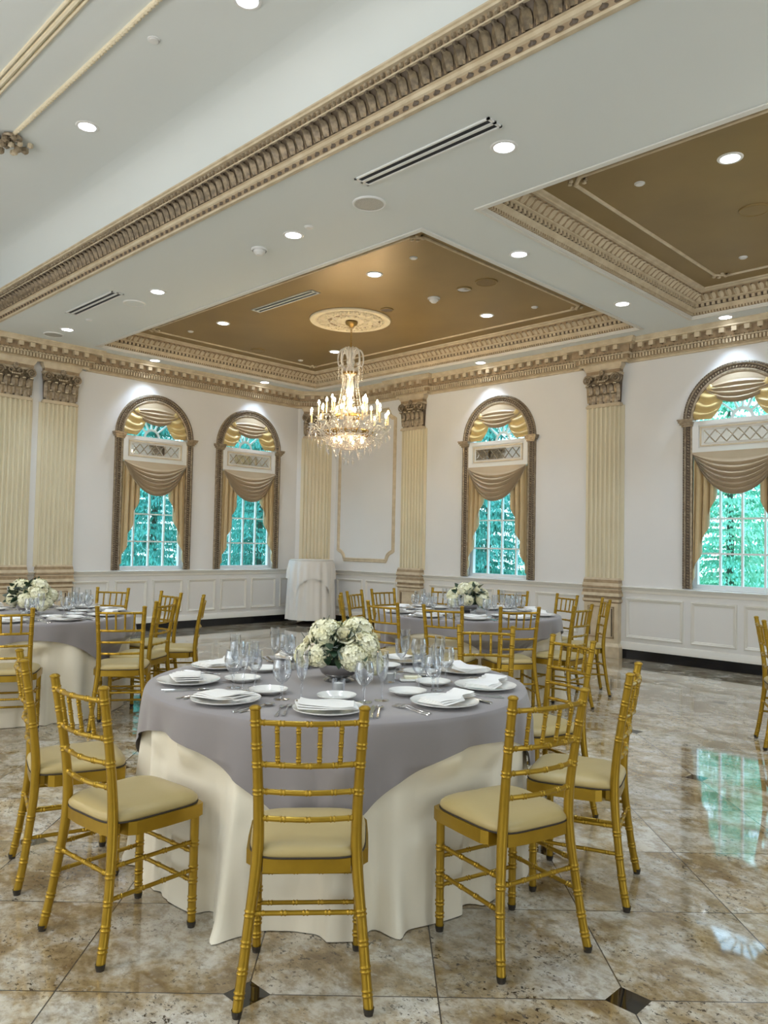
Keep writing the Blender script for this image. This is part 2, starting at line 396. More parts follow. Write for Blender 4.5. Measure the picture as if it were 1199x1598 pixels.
b = MB(); b.add([(0, -CH, 0), (CH, 0, 0), (CH, 0, ZC + 0.1), (0, -CH, ZC + 0.1)], [(0, 1, 2, 3)]); struct(b.build('wall_corner', M['wall'], smooth=0))
b = MB(); b.add([(X1, 0, 0), (X1, YN, 0), (X1, YN, 5.2), (X1, 0, 5.2)], [(0, 1, 2, 3)]); struct(b.build('wall_far_end', M['wall'], smooth=0))
b = MB(); b.add([(0, YN, 0), (X1, YN, 0), (X1, YN, 5.2), (0, YN, 5.2)], [(0, 1, 2, 3)]); struct(b.build('wall_behind', M['wall'], smooth=0))
b = MB(); b.add([(-0.3, YN, 0), (X1, YN, 0), (X1, 0.3, 0), (-0.3, 0.3, 0)], [(0, 1, 2, 3)]); struct(b.build('floor', M['floor'], smooth=0))

C1 = (0.499, 6.590, -4.513, -0.504); C2 = (7.254, 13.345, -4.513, -0.504); YB = -5.955
CZ = 4.377; TZ = 4.86; TX0 = 0.62
b = MB()
xs = [-0.3, C1[0], C1[1], C2[0], C2[1], X1]; ys = [YB, C1[2], C1[3], 0.3]
for i in range(5):
    for j in range(3):
        if j == 1 and i in (1, 3): continue
        b.add([(xs[i], ys[j], ZC), (xs[i + 1], ys[j], ZC), (xs[i + 1], ys[j + 1], ZC), (xs[i], ys[j + 1], ZC)], [(0, 1, 2, 3)])
b.add([(-0.3, YN, ZC), (TX0, YN, ZC), (TX0, YB, ZC), (-0.3, YB, ZC)], [(0, 1, 2, 3)])
# raised tray over the dance floor: its sides curve up into the higher ceiling
R = 0.30
arc = [(0, ZC)] + [(0, TZ - R - 0.02)] + [(R * (1 - math.cos(a)), TZ - R + R * math.sin(a)) for a in [PI / 2 * i / 10 for i in range(11)]]
b.sweep([(X1 + 1, YB + 0.004), (TX0 - 0.004, YB + 0.004), (TX0 - 0.004, YN - 1)], arc, 0, side=-1)
b.add([(TX0 + R, YN, TZ), (X1, YN, TZ), (X1, YB + 0.004 - R, TZ), (TX0 + R, YB + 0.004 - R, TZ)], [(0, 1, 2, 3)])
struct(b.build('ceiling', M['ceil'], smooth=30))
for k, C in enumerate((C1, C2)):
    b = MB(); b.add([(C[0] - .02, C[2] - .02, CZ), (C[1] + .02, C[2] - .02, CZ), (C[1] + .02, C[3] + .02, CZ), (C[0] - .02, C[3] + .02, CZ)], [(0, 1, 2, 3)])
    struct(b.build('ceiling_coffer', M['gold_ceiling'], smooth=0))

# ------------------------------------------------------------------ carved mouldings
def along(path, step, closed=False, lim=None):
    """stations along a plan path: (x, y, tangent, right-hand normal)"""
    n = len(path); out = []
    for i in range(n if closed else n - 1):
        a = Vector(path[i]).to_2d(); c = Vector(path[(i + 1) % n]).to_2d(); L = (c - a).length
        if L < step * 0.6: continue
        t = (c - a) / L; k = max(1, int(L / step))
        for q in range(k):
            p = a + t * ((q + 0.5) * L / k)
            if lim and not lim(p): continue
            out.append((p, t, Vector((t.y, -t.x))))
    return out
def put_boxes(b, stations, wid, p0, p1, z0, z1, mi, side=1):
    for p, t, nrm in stations:
        nrm = nrm * side
        V = []
        for z in (z0, z1):
            for q in (p0, p1):
                for e in (-1, 1):
                    r = p + t * (e * wid / 2) + nrm * q; V.append((r.x, r.y, z))
        b.add(V, [(0, 1, 3, 2), (4, 6, 7, 5), (0, 4, 5, 1), (2, 3, 7, 6), (0, 2, 6, 4), (1, 5, 7, 3)], mi)
def put_leaves(b, stations, wid, A, B, bulge, mi, side=1, tip=0.4):
    """carved leaves on a band from A (p, z) at the foot to B (p, z) at the tip, bowed out of it"""
    A, B = Vector(A), Vector(B); d = (B - A); nn = Vector((-d.y, d.x)).normalized()
    if nn.y > 0: nn = -nn
    for p, t, nrm in stations:
        nrm = nrm * side; V = []; F = []; nu, nv = 4, 5
        for j in range(nv + 1):
            v = j / nv; wv = wid / 2 * (math.sin(PI * min(1, 0.18 + 0.72 * v)) ** 0.7) * (1 if j < nv else 0.45)
            for i in range(nu + 1):
                u = i / nu * 2 - 1
                h = bulge * (1 - u * u) * (0.35 + 0.65 * v) + (bulge * tip if j == nv else 0) + (0.25 * bulge if i == 2 else 0)
                q = A + d * (v * (1 if j < nv else 0.97)) + nn * h
                r = p + t * (u * wv) + nrm * q.x; V.append((r.x, r.y, q.y))
        for j in range(nv):
            for i in range(nu): a = j * (nu + 1) + i; F.append((a, a + 1, a + nu + 2, a + nu + 1))
        b.add(V, F, mi)
def put_balls(b, stations, r, p_, z, mi, side=1, n=6):
    for p, t, nrm in stations:
        q = p + nrm * (p_ * side); b.ball((q.x, q.y, z), r, n, mi)

TRIM = [0]
def trim(b, mats, smooth=35):
    TRIM[0] += 1; return struct(b.build('trim_%d' % TRIM[0], mats, smooth=smooth))
TM = [M['cream'], M['brown'], M['tan'], M['leafgilt'], M['gilt'], M['white_wood']]

# main cornice of the two window walls, breaking forward over the pilasters
PB_ = 0.085
wall_path = [(0, YN), (0, -5.86), (PB_, -5.86), (PB_, -4.50), (0, -4.50), (0, -CH), (CH, 0), (2.10, 0), (2.10, -PB_), (2.76, -PB_), (2.76, 0), (5.55, 0), (5.55, -PB_), (6.21, -PB_), (6.21, 0), (X1, 0)]
inview = lambda p: p.y > -7.0 and p.x < 10.0
b = MB()
b.sweep(wall_path, [(0.0, 3.84), (0.022, 3.845), (0.022, 3.865), (0.012, 3.875), (0.012, 3.88), (0.05, 3.885)])
b.sweep(wall_path, [(0.05, 3.885), (0.05, 3.94)], 2)
b.sweep(wall_path, [(0.05, 3.94), (0.078, 3.945), (0.082, 3.955), (0.070, 3.965)], 0)
b.sweep(wall_path, [(0.070, 3.965), (0.082, 3.99), (0.088, 4.055)], 2)
b.sweep(wall_path, [(0.088, 4.055), (0.160, 4.06), (0.160, 4.08), (0.168, 4.085), (0.178, 4.105), (0.192, 4.115), (0.192, 4.13)], 0)
put_boxes(b, along(wall_path, 0.042, lim=inview), 0.024, 0.05, 0.076, 3.89, 3.938, 0)
st = along(wall_path, 0.145, lim=inview)
put_boxes(b, st, 0.062, 0.08, 0.145, 4.0, 4.058, 0)
put_leaves(b, st, 0.062, (0.088, 4.045), (0.138, 3.995), 0.016, 2)
put_balls(b, along(wall_path, 0.05, lim=inview), 0.012, 0.080, 3.962, 4, n=5)
trim(b, TM)

# crowns inside the two coffers
def coffer_crown(C):
    path = [(C[0], C[2]), (C[0], C[3]), (C[1], C[3]), (C[1], C[2])]     # right of travel = inside
    b = MB()
    b.sweep(path, [(-0.05, ZC), (-0.05, ZC - 0.010), (-0.03, ZC - 0.016), (-0.012, ZC - 0.016), (-0.012, ZC - 0.006), (0.0, ZC - 0.006), (0.004, ZC + 0.02)], 5, closed=True)
    b.sweep(path, [(0.004, ZC + 0.02), (0.03, ZC + 0.045)], 2, closed=True)
    b.sweep(path, [(0.03, ZC + 0.045), (0.04, ZC + 0.06), (0.055, ZC + 0.075), (0.06, ZC + 0.09)], 0, closed=True)
    b.sweep(path, [(0.06, ZC + 0.09), (0.075, ZC + 0.125)], 1, closed=True)
    b.sweep(path, [(0.075, ZC + 0.125), (0.10, ZC + 0.135), (0.105, ZC + 0.145)], 0, closed=True)
    b.sweep(path, [(0.105, ZC + 0.145), (0.13, ZC + 0.165), (0.165, ZC + 0.195), (0.185, ZC + 0.215)], 2, closed=True)
    b.sweep(path, [(0.185, ZC + 0.215), (0.205, ZC + 0.222), (0.212, ZC + 0.232), (0.24, ZC + 0.238), (0.25, ZC + 0.25)], 0, closed=True)
    lim = lambda p: p.x < 11 and (p.y > C[3] - 0.01 or p.x < C[0] + 0.01)
    put_boxes(b, along(path, 0.034, True, lim), 0.016, 0.008, 0.034, ZC + 0.020, ZC + 0.046, 0)
    put_boxes(b, along(path, 0.062, True, lim), 0.034, 0.06, 0.085, ZC + 0.092, ZC + 0.128, 0)
    st = along(path, 0.085, True, lim)
    put_leaves(b, st, 0.07, (0.108, ZC + 0.147), (0.180, ZC + 0.21), 0.02, 0, tip=0.9)
    put_balls(b, st, 0.011, 0.178, ZC + 0.196, 1, n=5)
    trim(b, TM)
    # thin applied moulding on the bronze field, with scrolled corners
    i = 0.49; x0, x1, y0, y1 = C[0] + i, C[1] - i, C[2] + i, C[3] - i; k = 0.10
    path = [(x0, y0 + k), (x0, y1 - k), (x0 + k, y1), (x1 - k, y1), (x1, y1 - k), (x1, y0 + k), (x1 - k, y0), (x0 + k, y0)]
    b = MB(); b.sweep(path, [(-0.018, CZ), (-0.014, CZ - 0.012), (0, CZ - 0.017), (0.014, CZ - 0.012), (0.018, CZ)], 0, closed=True)
    for cx, cy in ((x0 + .05, y0 + .05), (x0 + .05, y1 - .05), (x1 - .05, y1 - .05), (x1 - .05, y0 + .05)):
        for q in range(7):
            a = q * PI / 6
            b.ball((cx + 0.07 * math.cos(a * 2), cy + 0.05 * math.sin(a * 2), CZ - 0.01), 0.022, 6, 0, sz=0.7)
    trim(b, TM)
coffer_crown(C1); coffer_crown(C2)

# big crown under the edge of the raised tray
path = [(X1, YB), (TX0, YB), (TX0, YN)]
S_ = -1
b = MB()
b.sweep(path, [(-0.035, ZC), (-0.035, ZC - 0.008), (-0.015, ZC - 0.014), (0.0, ZC - 0.010), (0.0, ZC + 0.008)], 0, side=S_)
b.sweep(path, [(0.0, ZC + 0.008), (0.008, ZC + 0.042)], 2, side=S_)
b.sweep(path, [(0.008, ZC + 0.042), (0.022, ZC + 0.050), (0.022, ZC + 0.064), (0.014, ZC + 0.070), (0.014, ZC + 0.082), (0.028, ZC + 0.088)], 0, side=S_)
b.sweep(path, [(0.028, ZC + 0.088), (0.032, ZC + 0.13), (0.048, ZC + 0.18), (0.075, ZC + 0.215)], 1, side=S_)
b.sweep(path, [(0.075, ZC + 0.215), (0.09, ZC + 0.218), (0.09, ZC + 0.228), (0.08, ZC + 0.232)], 0, side=S_)
b.sweep(path, [(0.08, ZC + 0.232), (0.09, ZC + 0.268)], 2, side=S_)
b.sweep(path, [(0.09, ZC + 0.268), (0.112, ZC + 0.272), (0.116, ZC + 0.284), (0.108, ZC + 0.292), (0.12, ZC + 0.298), (0.12, ZC + 0.31), (0.0, ZC + 0.312)], 0, side=S_)
lim = lambda p: p.x < 11.5 and p.y > -7.5
put_leaves(b, along(path, 0.092, lim=lim), 0.086, (0.030, ZC + 0.092), (0.068, ZC + 0.208), 0.026, 3, side=S_, tip=0.8)
put_leaves(b, along(path, 0.046, lim=lim), 0.03, (0.030, ZC + 0.09), (0.042, ZC + 0.165), 0.014, 2, side=S_)
put_balls(b, along(path, 0.052, lim=lim), 0.020, 0.088, ZC + 0.25, 4, side=S_)
put_leaves(b, along(path, 0.085, lim=lim), 0.055, (0.004, ZC + 0.012), (0.008, ZC + 0.038), 0.010, 1, side=S_)
put_balls(b, along(path, 0.092, lim=lim), 0.020, 0.083, ZC + 0.196, 1, side=S_)
trim(b, TM)
# mouldings on the high ceiling of the tray
b = MB()
y = -7.05; x0 = 4.18
b.tube([(x0 + 9 * i / 20, y, TZ - 0.006) for i in range(21)], 0.018, 8, 0)
for i in range(200): b.ball((x0 + 0.1 + 0.045 * i, y, TZ - 0.016), 0.019, 6, 0, sz=0.9)
trim(b, M['plaster'])
b = MB()
for k in range(3): b.tube([(2.5, -7.36 - 0.04 * k, TZ - 0.004), (14, -7.36 - 0.04 * k, TZ - 0.004)], 0.014 + 0.006 * (k == 1), 8, 0)
trim(b, M['plaster'])
b = MB()
for q in range(26):
    a = q * 2.4; r = 0.02 + 0.008 * q
    b.ball((4.02 + 0.75 * r * math.cos(a), -7.07 + r * math.sin(a), TZ - 0.02 - 0.02 * (q % 3)), 0.028 + 0.008 * (q % 2), 6, q % 2 * 4)
for s_ in (-1, 1):
    b.tube([(4.14 + 0.05 * math.cos(a), -7.05 + s_ * (0.02 + 0.05 * math.sin(a)), TZ - 0.025) for a in [0.3 * i for i in range(14)]], [0.016 - 0.0006 * i for i in range(14)], 6, 4)
trim(b, TM)

# ------------------------------------------------------------------ wainscot, skirting
base_path = [(0, YN), (0, -CH), (CH, 0), (X1, 0)]
b = MB(); b.sweep([(0, YN), (0, -CH)], [(0, 0), (0.018, 0.0), (0.018, ZB - 0.004), (0.014, ZB), (0, ZB)]); struct(b.build('baseboard_left', M['black_stone']))
b = MB(); b.sweep([(0, -CH), (CH, 0)], [(0, 0), (0.018, 0.0), (0.018, ZB - 0.004), (0.014, ZB), (0, ZB)]); struct(b.build('baseboard_corner', M['black_stone']))
b = MB(); b.sweep([(CH, 0), (X1, 0)], [(0, 0), (0.018, 0.0), (0.018, ZB - 0.004), (0.014, ZB), (0, ZB)]); struct(b.build('baseboard_right', M['black_stone']))
b = MB()
b.sweep(base_path, [(0.0, ZR - 0.085), (0.012, ZR - 0.08), (0.012, ZR - 0.05), (0.022, ZR - 0.04), (0.026, ZR - 0.02), (0.048, ZR - 0.015), (0.052, ZR - 0.004), (0.046, ZR), (0, ZR + 0.002)])
b.sweep(base_path, [(0.0, ZB), (0.026, ZB), (0.026, ZB + 0.035), (0.018, ZB + 0.05), (0.018, ZB + 0.075), (0.008, ZB + 0.09), (0.0, ZB + 0.095)])
trim(b, M['white_wood'])
def panel_frame(b, P, s0, s1, z0, z1):
    pr = [(0.0, 0.0), (0.016, 0.006), (0.020, 0.018), (0.010, 0.030), (0.010, 0.036), (0.0, 0.046)]
    ring = [(s0, z0), (s1, z0), (s1, z1), (s0, z1)]; V = []; F = []; k = len(pr)
    for (a, z), (da, dz) in zip(ring, ((1, 1), (-1, 1), (-1, -1), (1, -1))):
        for q, i in pr: V.append(P(a + da * i, q, z + dz * i))
    for i in range(4):
        j = (i + 1) % 4
        for q in range(k - 1): F.append((i * k + q, j * k + q, j * k + q + 1, i * k + q + 1))
    b.add(V, F)
b = MB()
for s0, s1 in ((-7.2, -6.6), (-6.5, -5.95), (-4.57, -4.02), (-3.93, -3.40), (-3.31, -2.78), (-2.69, -2.16), (-2.07, -1.54), (-1.45, -0.92), (-0.83, -0.56)):
    panel_frame(b, LW, s0, s1, 0.262, 0.782)
for s0, s1 in ((0.60, 1.26), (1.34, 2.06), (2.80, 3.44), (3.53, 4.08), (4.17, 4.72), (4.81, 5.50), (6.19, 6.95), (7.04, 7.59), (7.665, 8.22), (8.31, 8.9)):
    panel_frame(b, RW, s0, s1, 0.262, 0.782)
trim(b, M['white_wood'])
# tall wall panel with scooped corners between the corner and the first pilaster
b = MB()
s0, s1, z0, z1, r = 0.615, 1.985, 1.12, 3.70, 0.16
pts = []
for cx, cz, a0 in ((s0, z0, 90), (s1, z0, 180), (s1, z1, 270), (s0, z1, 360)):
    seg = [(cx + r * math.cos(math.radians(a0 - 90 * i / 8)), cz + r * math.sin(math.radians(a0 - 90 * i / 8))) for i in range(9)]
    pts += seg
def ring_path(b, pts, P, rad, mi):
    n = len(pts)
    V = []; F = []; prof = [(-0.035, 0), (-0.028, 0.014), (-0.01, 0.02), (0.006, 0.012), (0.018, 0.022), (0.03, 0.014), (0.035, 0)]
    for i in range(n):
        a = Vector(pts[i - 1]); c = Vector(pts[(i + 1) % n]); t = (c - a).normalized(); nn = Vector((-t.y, t.x))
        for q, p in prof: V.append(P(pts[i][0] + nn.x * q, p, pts[i][1] + nn.y * q))
    k = len(prof)
    for i in range(n):
        j = (i + 1) % n
        for q in range(k - 1): F.append((i * k + q, j * k + q, j * k + q + 1, i * k + q + 1))
    b.add(V, F, mi)
ring_path(b, pts, RW, 0.03, 0)
trim(b, [M['cream']])

# ------------------------------------------------------------------ pilasters
def pilaster(P, c):
    """fluted pilaster on a panelled pedestal, with a leafy scrolled capital; P maps (s, p, z)"""
    TRIM[0] += 1
    root = thing('trim_%d' % TRIM[0]); struct(root)
    hw = 0.2275
    b = MB()     # shaft: flutes between fillets
    prof = [(-hw - 0.05, 0), (-hw - 0.05, 0.012), (-hw, 0.012), (-hw, 0.062)]
    nfl = 7; w_ = 2 * hw / nfl
    for i in range(nfl):
        x0 = -hw + i * w_
        prof.append((x0 + 0.13 * w_, 0.062))
        for q in range(7):
            a = PI * q / 6; prof.append((x0 + w_ / 2 - 0.35 * w_ * math.cos(a), 0.062 - 0.034 * math.sin(a)))
        prof.append((x0 + 0.87 * w_, 0.062))
    prof += [(hw, 0.062), (hw, 0.012), (hw + 0.05, 0.012), (hw + 0.05, 0)]
    V = [P(c + x, p, z) for z in (1.0, 3.30) for x, p in prof]; k = len(prof)
    b.add(V, [(i, i + 1, k + i + 1, k + i) for i in range(k - 1)])
    struct(b.build('shaft', M['pil_cream'], root, smooth=50))
    def blk(b, h, d, z0, z1, mi=0, h2=None, d2=None):
        h2 = h if h2 is None else h2; d2 = d if d2 is None else d2
        V = [P(c - h, 0, z0), P(c + h, 0, z0), P(c + h, d, z0), P(c - h, d, z0), P(c - h2, 0, z1), P(c + h2, 0, z1), P(c + h2, d2, z1), P(c - h2, d2, z1)]
        b.add(V, [(0, 1, 2, 3), (4, 7, 6, 5), (0, 4, 5, 1), (1, 5, 6, 2), (2, 6, 7, 3), (3, 7, 4, 0)], mi)
    b = MB()     # pedestal and base mouldings
    blk(b, 0.275, 0.115, 0.0, 0.14); blk(b, 0.275, 0.115, 0.14, 0.185, 0, 0.245, 0.09)
    blk(b, 0.245, 0.088, 0.185, 0.70)
    blk(b, 0.245, 0.088, 0.70, 0.72, 1, 0.262, 0.105); blk(b, 0.262, 0.105, 0.72, 0.75); blk(b, 0.25, 0.092, 0.75, 0.79, 1)
    for z, h, d, mi in ((0.79, 0.272, 0.118, 0), (0.83, 0.262, 0.108, 1), (0.85, 0.258, 0.10, 0), (0.895, 0.264, 0.112, 1), (0.92, 0.262, 0.11, 0), (0.96, 0.255, 0.10, 1), (0.985, 0.25, 0.09, 0)):
        blk(b, h, d, z, z + 0.041, mi, h - 0.004, d - 0.004)
    for i, (h0, h1, mi) in enumerate(((0.19, 0.178, 1), (0.165, 0.15, 2))):
        for s0, s1, z0, z1 in ((-h0, h0, 0.245, 0.245 + (h0 - h1)), (-h0, h0, 0.655 - (h0 - h1), 0.655), (-h0, -h1, 0.245, 0.655), (h1, h0, 0.245, 0.655)):
            if i: z0, z1 = max(z0, 0.27), min(z1, 0.63)
            if z1 <= z0: continue
            V = [P(c + a, p, z) for z in (z0, z1) for p in (0.08, 0.096) for a in (s0, s1)]
            b.add(V, [(0, 1, 3, 2), (4, 6, 7, 5), (0, 4, 5, 1), (2, 3, 7, 6), (0, 2, 6, 4), (1, 5, 7, 3)], mi)
    struct(b.build('pedestal', [M['cream'], M['tan'], M['brown']], root, smooth=30))
    b = MB()     # capital
    blk(b, 0.25, 0.085, 3.29, 3.315); blk(b, 0.24, 0.075, 3.315, 3.335)
    blk(b, 0.222, 0.055, 3.335, 3.60, 1, 0.235, 0.07)
    blk(b, 0.235, 0.07, 3.60, 3.70, 3, 0.25, 0.10)
    blk(b, 0.245, 0.085, 3.70, 3.73, 0, 0.262, 0.10); blk(b, 0.245, 0.09, 3.73, 3.775, 2); blk(b, 0.252, 0.095, 3.775, 3.795); blk(b, 0.262, 0.10, 3.795, 3.85, 0, 0.285, 0.12)
    def leaf(sx, w_, z0, z1, p0, out):
        V = []; nu, nv = 4, 7
        for j in range(nv + 1):
            v = j / nv
            curl = max(0, (v - 0.68) / 0.32)
            z = z0 + (z1 - z0) * min(v, 0.86) / 0.86 - curl ** 2 * 0.035
            p = p0 + 0.02 * v + out * curl ** 1.2
            ww = w_ / 2 * (0.86 + 0.14 * math.sin(PI * v)) * (1 - 0.25 * curl ** 2)
            for i in range(nu + 1):
                u = i / nu * 2 - 1
                V.append(P(c + sx + u * ww, p + 0.016 * (1 - u * u) - (0.006 if i in (1, 3) else 0), z))
        F = [(j * (nu + 1) + i, j * (nu + 1) + i + 1, (j + 1) * (nu + 1) + i + 1, (j + 1) * (nu + 1) + i) for j in range(nv) for i in range(nu)]
        b.add(V, F, 4)
    for i in range(4): leaf(-0.165 + 0.11 * i, 0.098, 3.335, 3.475, 0.060, 0.05)
    for i in range(5): leaf(-0.20 + 0.10 * i, 0.09, 3.36, 3.595, 0.064, 0.07)
    for i in range(4): b.ball(P(c - 0.165 + 0.11 * i, 0.125, 3.462), 0.024, 6, 0, sz=0.5)
    for i in range(5): b.ball(P(c - 0.20 + 0.10 * i, 0.145, 3.578), 0.026, 6, 0, sz=0.5)
    for s_ in (-1, 1):   # corner scrolls
        for dp in (0.07, 0.13):
            path = []
            for i in range(22):
                a = i / 21 * 3.6 * PI; r = 0.066 * (1 - i / 26)
                path.append(P(c + s_ * (0.205 - r * math.cos(a)), dp, 3.655 + r * math.sin(a)))
            b.tube(path, [0.015 - 0.0004 * i for i in range(22)], 6, 4)
        b.ball(P(c + s_ * 0.205, 0.12, 3.655), 0.03, 8, 3)
        path = []
        for i in range(16):
            a = i / 15 * 2.8 * PI; r = 0.042 * (1 - i / 20)
            path.append(P(c + s_ * (0.062 - r * math.cos(a)), 0.12, 3.662 + r * math.sin(a)))
        b.tube(path, [0.012 - 0.0004 * i for i in range(16)], 6, 4)
    for q in range(9):
        a = q * 2 * PI / 8
        b.ball(P(c + (0.026 * math.cos(a) if q < 8 else 0), 0.125, 3.735 + (0.026 * math.sin(a) if q < 8 else 0)), 0.018, 6, 4)
    for i in range(5): b.ball(P(c - 0.05 + 0.025 * i, 0.13, 3.625), 0.013, 5, 0)
    struct(b.build('capital', [M['cream'], M['brown'], M['tan'], M['leafgilt'], M['gilt']], root, smooth=45))
    return root
pilaster(LW, -5.50); pilaster(LW, -4.86)
def CW(s_, p, z):      # chamfered corner
    k = 2 ** -0.5; return (CH / 2 + k * s_ + k * p, -CH / 2 + k * s_ - k * p, z)
pilaster(CW, 0.0)
pilaster(RW, 2.43); pilaster(RW, 5.88); pilaster(RW, 9.3)

# ------------------------------------------------------------------ windows
def window(idx, P, c):
    root = thing('window_%d' % idx); struct(root)
    N = 40
    # carved casing round jambs and arch
    def pos(off):
        """path point list at radial offset off from the opening edge"""
        r = HW + off - 0.06
        L = [(-r, z, -1, 0) for z in np.linspace(ZS - 0.005, ZSPR, 12)]
        L += [(-r * math.cos(PI * i / N), ZSPR + r * math.sin(PI * i / N), 0, 0) for i in range(1, N)]
        L += [(r, z, 1, 0) for z in np.linspace(ZSPR, ZS - 0.005, 12)]
        return [(a, z) for a, z, _, _ in L]
    bands = [((0.0, 0.0), (0.0, 0.03), 0), ((0.0, 0.03), (0.022, 0.034), 0), ((0.022, 0.034), (0.030, 0.026), 0), ((0.030, 0.026), (0.078, 0.03), 1), ((0.078, 0.03), (0.084, 0.042), 0),
             ((0.084, 0.042), (0.094, 0.046), 0), ((0.094, 0.046), (0.116, 0.036), 1), ((0.116, 0.036), (0.124, 0.02), 0), ((0.124, 0.02), (0.126, 0.0), 0)]
    b = MB()
    for (o0, p0), (o1, p1), mi in bands:
        A, B = pos(o0), pos(o1); n = len(A)
        V = [P(c + a, p0, z) for a, z in A] + [P(c + a, p1, z) for a, z in B]
        b.add(V, [(i, i + 1, n + i + 1, n + i) for i in range(n - 1)], mi)
    def beads(off, step, lw, lh, p, mi, slant):
        r = HW + off - 0.06; tot = 2 * (ZSPR - ZS) + PI * r; k = int(tot / step)
        for q in range(k):
            d = (q + 0.5) * tot / k
            if d < ZSPR - ZS: a, z, tx, tz = -r, ZS + d, 0, 1
            elif d < ZSPR - ZS + PI * r:
                g = (d - (ZSPR - ZS)) / r; a, z, tx, tz = -r * math.cos(g), ZSPR + r * math.sin(g), math.sin(g), math.cos(g)
            else: a, z, tx, tz = r, ZSPR - (d - (ZSPR - ZS) - PI * r), 0, -1
            nx, nz = -tz, tx
            tx2, tz2 = tx + slant * nx, tz + slant * nz
            V = [P(c + a + tx2 * i + nx * j, p - 0.008, z + tz2 * i + nz * j) for i, j in ((-lw, 0), (0, -lh), (lw, 0), (0, lh))] + [P(c + a, p + 0.012, z)]
            b.add(V, [(0, 1, 4), (1, 2, 4), (2, 3, 4), (3, 0, 4)], mi)
    beads(0.054, 0.036, 0.019, 0.02, 0.032, 0, 0.5)
    beads(0.105, 0.030, 0.013, 0.012, 0.043, 0, 0.6)
    for s_ in (-1, 1):       # impost blocks where the arch springs
        for z0, z1, e, d in ((2.925, 2.95, 0.0, 0.055), (2.95, 2.975, 0.018, 0.07), (2.975, 3.0, 0.034, 0.085), (3.0, 3.018, 0.04, 0.095)):
            x0, x1 = s_ * (HW - 0.07 - e * 0.4), s_ * (HW + 0.07 + e)
            V = [P(c + a, p, z) for z in (z0, z1) for p in (0, d) for a in (x0, x1)]
            b.add(V, [(0, 1, 3, 2), (4, 6, 7, 5), (0, 4, 5, 1), (2, 3, 7, 6), (0, 2, 6, 4), (1, 5, 7, 3)], 0)
    struct(b.build('window_frame', [M['gilt'], M['brown']], root, smooth=30))
    # white sashes with glazing bars
    b = MB(); G = -0.13
    def bar(s0, s1, z0, z1, d=0.0205):
        V = [P(c + a, p, z) for z in (z0, z1) for p in (G - d, G + d) for a in (s0, s1)]
        b.add(V, [(0, 1, 3, 2), (4, 6, 7, 5), (0, 4, 5, 1), (2, 3, 7, 6), (0, 2, 6, 4), (1, 5, 7, 3)])
    bar(-HW, -HW + 0.075, ZS, 2.62, 0.03); bar(HW - 0.075, HW, ZS, 2.62, 0.03); bar(-HW, HW, ZS, ZS + 0.05, 0.0285); bar(-HW, HW, 2.2, 2.25, 0.0275)
    for k in (-1, 0, 1): bar(k * 0.258 - 0.011, k * 0.258 + 0.011, ZS, 2.62)
    for z in (1.375, 1.80): bar(-HW, HW, z - 0.011, z + 0.011, 0.0185)
    bar(-HW, HW, 2.55, 2.98, 0.032)
    for i in range(N):
        a0, a1 = PI * i / N, PI * (i + 1) / N
        for r0, r1 in ((HW - 0.05, HW),):
            V = [P(c - r * math.cos(a), p, ZSPR + r * math.sin(a)) for a in (a0, a1) for r in (r0, r1) for p in (G - 0.0265, G + 0.0265)]
            b.add(V, [(0, 1, 5, 4), (2, 6, 7, 3), (0, 4, 6, 2), (1, 3, 7, 5)])
    for a in (40, 65, 90, 115, 140):
        ra = math.radians(a); dx, dz = math.cos(ra), math.sin(ra); nx, nz = -dz * 0.011, dx * 0.011
        V = [P(c + dx * r + e * nx, p, ZSPR + dz * r + e * nz) for r in (0.12, HW) for e in (-1, 1) for p in (G - 0.0165, G + 0.0165)]
        b.add(V, [(0, 1, 3, 2), (4, 6, 7, 5), (0, 4, 5, 1), (2, 3, 7, 6), (0, 2, 6, 4), (1, 5, 7, 3)])
    b.grid(lambda u, v: P(c + (0.14 - 0.04 * v) * math.cos(PI * u), G + 0.02, ZSPR + (0.14 - 0.04 * v) * math.sin(PI * u)), 16, 1)
    struct(b.build('window_sash', M['white_sash'], root, smooth=30))
    b = MB()
    b.add([P(c - HW, G, ZS), P(c + HW, G, ZS), P(c + HW, G, 2.6), P(c - HW, G, 2.6)], [(0, 1, 2, 3)])
    V = [P(c, G, ZSPR - 0.03)] + [P(c + HW * math.cos(PI * i / N), G, ZSPR - 0.03 + HW * math.sin(PI * i / N)) for i in range(N + 1)]
    b.add(V, [(0, i + 1, i + 2) for i in range(N)])
    struct(b.build('window_glass', M['pane'], root, smooth=0))
    b = MB()
    b.add([P(c - HW, -0.2, ZS - 0.003), P(c + HW, -0.2, ZS - 0.003), P(c + HW, 0.0, ZS - 0.003), P(c - HW, 0.0, ZS - 0.003)], [(0, 1, 2, 3)])
    struct(b.build('window_sill', M['white_sash'], root, smooth=0))
    # transom box with leaded mirror strip
    hwi = HW - 0.06
    b = MB()
    def bx(s0, s1, p0, p1, z0, z1, mi=0):
        V = [P(c + a, p, z) for z in (z0, z1) for p in (p0, p1) for a in (s0, s1)]
        b.add(V, [(0, 1, 3, 2), (4, 6, 7, 5), (0, 4, 5, 1), (2, 3, 7, 6), (0, 2, 6, 4), (1, 5, 7, 3)], mi)
    bx(-hwi, hwi, -0.05, 0.02, 2.60, 2.985)
    bx(-hwi, hwi, 0.02, 0.035, 2.60, 2.655); bx(-hwi, hwi, 0.02, 0.035, 2.93, 2.985); bx(-hwi, -hwi + 0.075, 0.02, 0.035, 2.655, 2.93); bx(hwi - 0.075, hwi, 0.02, 0.035, 2.655, 2.93)
